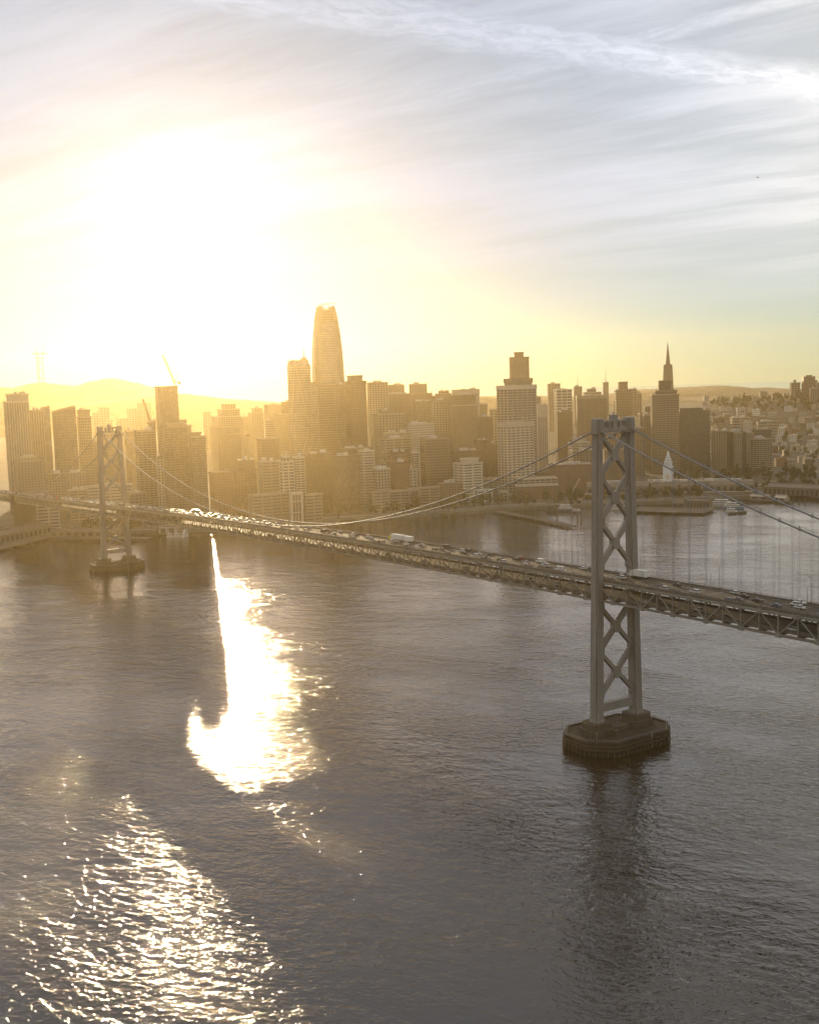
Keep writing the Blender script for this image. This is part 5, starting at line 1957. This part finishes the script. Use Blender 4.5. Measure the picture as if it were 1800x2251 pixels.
# ------------------------------------------------------------------ boats
M_HULL = [mat('hull_white', (0.4, 0.4, 0.385), 0.4), mat('hull_dark', (0.06, 0.07, 0.09), 0.4), mat('hull_blue', (0.10, 0.16, 0.24), 0.4)]


def boat(p, L, ang, label, hull=0, decks=2, mast=False, cat='boat', name='ferry_boat'):
    r_ = empty(name, (p.x, p.y, 0), ang)
    tag(r_, label, cat, 'boats along the waterfront')
    W = L * .26
    h = L * .09 + .8
    m = MB()
    sec = [(-.5, .85, .05), (-.3, 1, 0), (.1, 1, 0), (.32, .72, .08), (.5, .04, .3)]
    rings = [[(L * t, -W / 2 * w * .7, -.6), (L * t, W / 2 * w * .7, -.6), (L * t, W / 2 * w, h * (1 + u)), (L * t, -W / 2 * w, h * (1 + u))] for t, w, u in sec]
    m.loft(rings)
    m.build('hull', M_HULL[hull], r_)
    z = h
    for k in range(decks):
        a, b = -L * (.40 - k * .08), L * (.26 - k * .1)
        w = W * (.42 - k * .05)
        c = MB().box(a, b, -w, w, z, z + 2.5)
        c.box(a - .4, b + .6, -w - .3, w + .3, z + 2.5, z + 2.75)
        cab = c.build('cabin', M_HULL[0], r_)
        g = MB()
        n = max(3, int((b - a) / 2))
        for i in range(n):
            x = a + (b - a) * (i + .5) / n
            for sg in (-1, 1):
                q0, q1 = sorted((sg * w, sg * (w + .06)))
                g.box(x - .65, x + .65, q0, q1, z + .9, z + 1.9)
        tag(g.build('window', GLASS['dark'], cab), kind='stuff')
        z += 2.75
    if mast:
        MB().cyl(-L * .05, 0, z, z + L * .35, .16, .06, 6).build('mast', M_HULL[0], r_)
    else:
        q = MB().cyl(-L * .12, 0, z, z + 2.2, .5, .4, 8)
        q.cyl(0, 0, z, z + 4, .08, .05, 5)
        q.build('funnel', M_HULL[hull], r_)


boat(on(1590, 1113, 0), 34, R(-20), 'white ferry with tall mast moored behind the restaurant platform', 0, 2, True)
boat(on(1612, 1119, 0), 26, R(-8), 'white and blue ferry at the end of the restaurant platform', 2, 2)
boat(on(1608, 1126, 0), 15, R(-4), 'small white launch beside the rocky mole', 0, 1)
boat(on(1362, 1120, 0), 24, R(-12), 'pale excursion boat seen between the legs of the near bridge tower', 0, 2)
boat(on(1245, 1124, 0), 26, R(-15), 'old white working boat moored in the marina left of the near tower', 1, 2, True)
boat(on(1268, 1127, 0), 14, R(-30), 'dark tug moored near the tall marina piles', 1, 1)
boat(on(408, 1180, 0), 17, R(80), 'white fireboat with mast moored under the deck', 0, 2, True)
boat(on(390, 1181, 0), 11, R(10), 'small launch left of the white fireboat', 0, 1)
boat(on(374, 1181, 0), 9, R(5), 'smallest launch by the fireboat house', 0, 1)
mo = MB()
rm = random.Random(2)
a, b = on(1603, 1131, 0), on(1638, 1128, 0)
mole = empty('rock_mole', (a.x, a.y, 0))
tag(mole, 'short dark rocky mole with old piles right of the restaurant platform', 'breakwater')
for k in range(26):
    t = k / 25
    p = a.lerp(b, t) - a
    m = MB()
    s = rm.uniform(1.0, 1.9)
    ring = lambda z, q: [(p.x + q * s * math.cos(i * 1.047) * rm.uniform(.8, 1.2), p.y + rm.uniform(-2, 2) + q * s * math.sin(i * 1.047), z) for i in range(6)]
    m.loft([ring(-3, 1.5), ring(.8 * s, 1.2), ring(1.5 * s, .6)])
    m.build('boulder', M_PILE, mole)

# ------------------------------------------------------------------ vehicles
def paint(name, rgb):
    m = bpy.data.materials.new(name)
    m.use_nodes = True
    bs = m.node_tree.nodes['Principled BSDF']
    bs.inputs['Base Color'].default_value = rgb + (1,)
    bs.inputs['Roughness'].default_value = 0.42
    bs.inputs['Coat Weight'].default_value = 0.12
    bs.inputs['Coat Roughness'].default_value = 0.12
    return m


PAINTS = {'white': paint('car_white', (0.44, 0.44, 0.42)), 'silver': paint('car_silver', (0.42, 0.42, 0.42)), 'black': paint('car_black', (0.018, 0.018, 0.02)),
          'grey': paint('car_grey', (0.11, 0.11, 0.115)), 'dark blue': paint('car_blue', (0.03, 0.05, 0.11)), 'red': paint('car_red', (0.28, 0.03, 0.025)), 'gold': paint('car_gold', (0.33, 0.25, 0.12))}
M_TYRE = mat('tyre_rubber', (0.02, 0.02, 0.02), 0.9)
M_CGL = paint('car_glass', (0.015, 0.017, 0.02))
M_LAMP = mat('lamp_lens', (0.7, 0.66, 0.55), 0.15)
M_TAIL = mat('tail_lens', (0.35, 0.02, 0.015), 0.2)


def extr(m, prof, hw_, hw2=None):
    """side profile (y forward, z) extruded across x, narrowed to hw2 above the waist"""
    lo = [(-(hw_ if z < .95 else (hw2 or hw_)), y, z) for y, z in prof]
    hi = [((hw_ if z < .95 else (hw2 or hw_)), y, z) for y, z in prof]
    m.loft([lo, hi])
    return m


CAR = {
    'sedan': (4.7, [(-2.3, .35), (2.3, .35), (2.35, .7), (1.3, .92), (-1.6, .98), (-2.3, .9)], [(1.2, .9), (.5, 1.42), (-.9, 1.42), (-1.7, .96)]),
    'hatchback': (4.1, [(-2.0, .35), (2.0, .35), (2.05, .72), (1.15, .95), (-2.0, .98)], [(1.1, .93), (.45, 1.47), (-1.3, 1.47), (-1.95, .97)]),
    'SUV': (4.8, [(-2.4, .45), (2.35, .45), (2.4, .95), (1.3, 1.1), (-2.4, 1.15)], [(1.25, 1.08), (.6, 1.75), (-2.1, 1.75), (-2.38, 1.14)]),
    'van': (5.6, [(-2.8, .4), (2.8, .4), (2.8, 1.05), (2.1, 1.25), (-2.8, 2.3)], [(2.0, 1.22), (1.4, 2.25), (-2.75, 2.32), (-2.8, 1.3)]),
    'pickup': (5.5, [(-2.75, .5), (2.7, .5), (2.75, 1.0), (1.4, 1.12), (-2.75, 1.15)], [(1.35, 1.1), (.8, 1.78), (-.7, 1.78), (-.9, 1.13)]),
}
CARM = {}
for kd, (L, bp_, gp) in CAR.items():
    body = {}
    for cn, pm in PAINTS.items():
        m = MB()
        if kd == 'van':
            m.add([], [])
            extr(m, [(-2.8, .4), (2.8, .4), (2.8, 1.05), (2.1, 1.25), (1.45, 2.2), (-2.8, 2.3)], .98)
        else:
            extr(m, bp_, .9)
            ys = [p[0] for p in gp]
            zt = max(p[1] for p in gp)
            m.box(-.66, .66, min(y for y, z in gp if z > zt - .05), max(y for y, z in gp if z > zt - .05), zt - .02, zt + .05)
        body[cn] = m.mesh('body', pm)
    m = MB()
    if kd == 'van':
        m.hexa([(-.9, 2.12, 1.27), (.9, 2.12, 1.27), (.9, 1.98, 1.22), (-.9, 1.98, 1.22)], [(-.85, 1.52, 2.15), (.85, 1.52, 2.15), (.85, 1.4, 2.15), (-.85, 1.4, 2.15)])
        for sg in (-1, 1):
            a, b = sorted((sg * .97, sg * 1.0))
            m.box(a, b, .7, 1.6, 1.3, 1.95)
    else:
        vs = [(s_ * (.86 if z < 1.2 else .68), y, z) for s_ in (-1, 1) for y, z in gp]
        n = len(gp)
        m.add(vs, [tuple(range(n)), tuple(range(2 * n - 1, n - 1, -1))] + [(i, n + i, n + (i + 1) % n, (i + 1) % n) for i in range(n)])
    gm = m.mesh('glazing', M_CGL)
    m = MB()
    ring = lambda x: [(x, .34 * math.cos(i * math.pi / 5), .34 + .34 * math.sin(i * math.pi / 5)) for i in range(10)]
    m.loft([ring(-.1), ring(.1)])
    wm = m.mesh('wheel', M_TYRE)
    fl = MB().box(-.2, .2, -.03, .03, -.08, .08).mesh('headlight', M_LAMP)
    tl = MB().box(-.2, .2, -.03, .03, -.09, .09).mesh('tail_light', M_TAIL)
    CARM[kd] = (L, body, gm, wm, fl, tl)


def road(lane, s):
    """point and heading of an upper-deck lane (0 = far edge ... 4 = near edge)"""
    x = 7.0 - 3.5 * lane
    return x, bw(x, s, zc(s) + ZR + .01), math.atan((zc(s + 3) - zc(s - 3)) / 6)


LANE = ('far-edge lane', 'second-farthest lane', 'middle lane', 'second-nearest lane', 'near-edge lane')


def car(kd, cn, P, pitch, label, group):
    L, body, gm, wm, fl, tl = CARM[kd]
    r_ = empty('van' if kd == 'van' else 'pickup_truck' if kd == 'pickup' else 'car', P)
    r_.rotation_euler = (pitch, 0, BR_AZ)
    tag(r_, label, 'van' if kd == 'van' else 'truck' if kd == 'pickup' else 'car', group)
    link('body', body[cn], r_)
    link('glazing', gm, r_)
    for x in (-.82, .82):
        for y in (-L * .3, L * .31):
            link('wheel', wm, r_, (x, y, 0))
        link('headlight', fl, r_, (x * .75, L / 2 + .0, .72 if kd not in ('SUV', 'van', 'pickup') else .85))
        link('tail_light', tl, r_, (x * .8, -L / 2 + .05, .8))


rc = random.Random(13)
SPECIAL = [(-6.0, 0), (195.0, 0), (500.0, 1)]     # box truck, articulated truck, coach: keep the lane free there
spots = []
for lane in range(5):
    s = S0 + rc.uniform(0, 30)
    while s < S1 - 8:
        gap = rc.uniform(16, 40) if s < -20 else rc.uniform(13, 40) if s < 350 else rc.uniform(10, 25)
        s += gap
        if -60 < s < -14 and rc.random() < .6:
            continue
        if any(abs(s - a) < 26 and lane == b for a, b in SPECIAL):
            continue
        spots.append((s, lane))
spots.sort()
NEAR = [q for q in spots if q[0] < 0][::-1]
FARS = [q for q in spots if q[0] >= 0]
for lst, wh in ((NEAR, 'right of near tower'), (FARS, 'left of near tower')):
    cnt = [0] * 5
    for s, lane in lst:
        kd = rc.choices(('sedan', 'hatchback', 'SUV', 'van', 'pickup'), (38, 18, 30, 5, 9))[0]
        cn = rc.choices(list(PAINTS), (28, 18, 24, 16, 6, 5, 4))[0]
        cnt[lane] += 1
        x, P, pt = road(lane, s)
        car(kd, cn, P, pt, f'{cn} {kd} on the upper deck, {ORD(cnt[lane])} {wh} in {LANE[lane]}', 'cars on the upper deck')
k = 0
for s in np.arange(S0 + 10, 420, 27):
    s = float(s) + rc.uniform(-8, 8)
    k += 1
    kd = rc.choice(('sedan', 'SUV', 'hatchback'))
    cn = rc.choice(('white', 'silver', 'grey', 'black'))
    lane = rc.choice((-6.5, -3.2))
    car(kd, cn, bw(lane, s, zc(s) + 1.72), 0, f'{cn} {kd} on the shaded lower deck, {ORD(k)} from the right edge', 'cars on the lower deck')


def lorry(lane, s, label, boxes, cab, name='truck', cat='truck'):
    x, P, pt = road(lane, s)
    r_ = empty(name, P)
    r_.rotation_euler = (pt, 0, BR_AZ)
    tag(r_, label, cat)
    y = 0.0
    if cab:
        c = MB()
        c.hexa([(-1.2, -2.3, .5), (1.2, -2.3, .5), (1.2, 0, .5), (-1.2, 0, .5)], [(-1.15, -2.3, 3.4), (1.15, -2.3, 3.4), (1.15, -.5, 3.3), (-1.15, -.5, 3.3)])
        c.box(-1.1, 1.1, -.02, 1.1, .5, 1.75)
        c.build('cab', cab, r_)
        MB().hexa([(-1.08, -.22, 1.9), (1.08, -.22, 1.9), (1.08, -.1, 1.9), (-1.08, -.1, 1.9)], [(-1.0, -.5, 3.0), (1.0, -.5, 3.0), (1.0, -.38, 3.0), (-1.0, -.38, 3.0)]).build('windscreen', M_CGL, r_)
        y = -2.9
        for yy in (.3, -2.0):
            for sx in (-1.05, 1.05):
                w_ = link('wheel', CARM['SUV'][3], r_, (sx, yy, 0))
                w_.scale = (1.5, 1.45, 1.45)
    for L_, H_, mt in boxes:
        b = MB().box(-1.28, 1.28, y - L_, y, 1.15, H_)
        b.box(-.5, .5, y - L_ + .2, y + (.5 if cab else 0), .85, 1.149)
        t = b.build('cargo_box', mt, r_)
        e = MB()
        for i in range(int(L_ / 1.2) + 1):
            for sg in (-1, 1):
                q0, q1 = sorted((sg * 1.28, sg * 1.31))
                e.box(q0, q1, y - i * 1.2 - .08 if i else y - .12, y - i * 1.2 if i else y - .02, 1.2, H_ - .05)
        tag(e.build('side_rib', mt, t), kind='stuff')
        for yy in (y - L_ + 1.0, y - L_ + 2.3):
            for sx in (-1.05, 1.05):
                w_ = link('wheel', CARM['SUV'][3], r_, (sx, yy, 0))
                w_.scale = (1.6, 1.45, 1.45)
        y -= L_ + 1.1
    return r_


M_BOXW = mat('truck_box_white', (0.52, 0.51, 0.48), 0.5, 0, .05, .5)
lorry(0, 206.0, 'articulated truck with yellow-green cab pulling two white trailers', [(12.5, 4.1, M_BOXW), (8.0, 3.9, M_BOXW)], paint('cab_yellow', (0.45, 0.42, 0.03)))
lorry(0, -3.0, 'white box truck beside the right leg of the near bridge tower', [(7.6, 4.0, M_BOXW)], PAINTS['white'])
x, P, pt = road(1, 505.0)
bus = empty('coach', P)
bus.rotation_euler = (pt, 0, BR_AZ)
tag(bus, 'dark coach catching the sun on the deck near the far bridge tower', 'bus')
MB().box(-1.27, 1.27, -6, 6, .45, 3.5).box(-1.0, 1.0, -4, 3, 3.5, 3.75).build('body', PAINTS['grey'], bus)
g = MB()
for i in range(8):
    for sg in (-1, 1):
        q0, q1 = sorted((sg * 1.27, sg * 1.3))
        g.box(q0, q1, -5.6 + i * 1.38, -4.4 + i * 1.38, 1.7, 2.9)
g.box(-1.1, 1.1, 6.0, 6.04, 1.4, 3.1)
tag(g.build('window', M_CGL, bus), kind='stuff')
for yy in (-3.6, 3.8):
    for sx in (-1.12, 1.12):
        link('wheel', CARM['SUV'][3], bus, (sx, yy, 0)).scale = (1.5, 1.45, 1.45)

# ------------------------------------------------------------------ lamp posts on the deck, gull
M_POST = mat('lamp_post_metal', (0.16, 0.155, 0.15), 0.5, .3)
pm = MB().cyl(0, 0, 0, 9.6, .13, .08, 6).mesh('pole', M_POST)
am = MB().path([(0, 0, 9.5), (.5, 0, 10.1), (1.4, 0, 10.4), (2.2, 0, 10.4)], .06, 5).mesh('arm', M_POST)
hm = MB().loft([[(2.1, -.14, 10.3), (2.9, -.1, 10.34), (2.9, .1, 10.34), (2.1, .14, 10.3)], [(2.1, -.1, 10.46), (2.9, -.06, 10.44), (2.9, .06, 10.44), (2.1, .1, 10.46)]]).mesh('lamp_head', M_POST)
for sg, side in ((-1, 'near'), (1, 'far')):
    cl_, cr_ = 0, 0
    for s in sorted(list(np.arange(28, SPAN + SIDE - 20, 47.0)) + list(np.arange(-19, S0, -47.0)), key=abs):
        s = float(s) + (0 if sg < 0 else 12)
        if abs(s - SPAN) < 8:
            continue
        if s > 0:
            cl_ += 1
            lb = f'slim street lamp on the {side} edge of the deck, {ORD(cl_)} left of the near tower'
        else:
            cr_ += 1
            lb = f'slim street lamp on the {side} edge of the deck, {ORD(cr_)} right of the near tower'
        r_ = empty('street_lamp', bw(sg * 9.22, s, zc(s) + ZR + .95), BR_AZ + (0 if sg < 0 else math.pi))
        tag(r_, lb, 'street lamp', 'street lamps on the deck')
        link('pole', pm, r_)
        link('arm', am, r_)
        link('lamp_head', hm, r_)

gp = at(1665, 389, 420)
gull = empty('gull', gp)
gull.rotation_euler = (R(8), R(-14), R(70))
tag(gull, 'lone dark bird gliding high in the sky at the right', 'bird')
m = MB()
prof = [(-.28, .01), (-.2, .045), (-.05, .07), (.1, .06), (.19, .045), (.24, .05), (.28, .025), (.33, .006)]
m.loft([[(r * math.cos(i * math.pi / 4), y, r * .9 * math.sin(i * math.pi / 4)) for i in range(8)] for y, r in prof])
for sg in (-1, 1):
    w = [(.04, .10, -.08, 0), (.28, .13, -.03, .07), (.48, .10, -.04, .08), (.70, .02, -.05, .05), (.74, -.03, -.05, .04)]
    m.loft([[(sg * x, a, z), (sg * x, b, z), (sg * x, b, z + .012), (sg * x, a, z + .012)] for x, a, b, z in w])
m.add([(-.03, -.25, 0), (.03, -.25, 0), (.09, -.42, 0), (-.09, -.42, 0), (-.03, -.25, .01), (.03, -.25, .01), (.09, -.42, .01), (-.09, -.42, .01)], [(0, 1, 2, 3), (4, 5, 6, 7), (2, 3, 7, 6), (0, 3, 7, 4), (1, 2, 6, 5)])
m.build('body', mat('feather', (0.12, 0.115, 0.11), .8), gull)
gull.scale = (1.9, 1.9, 1.9)
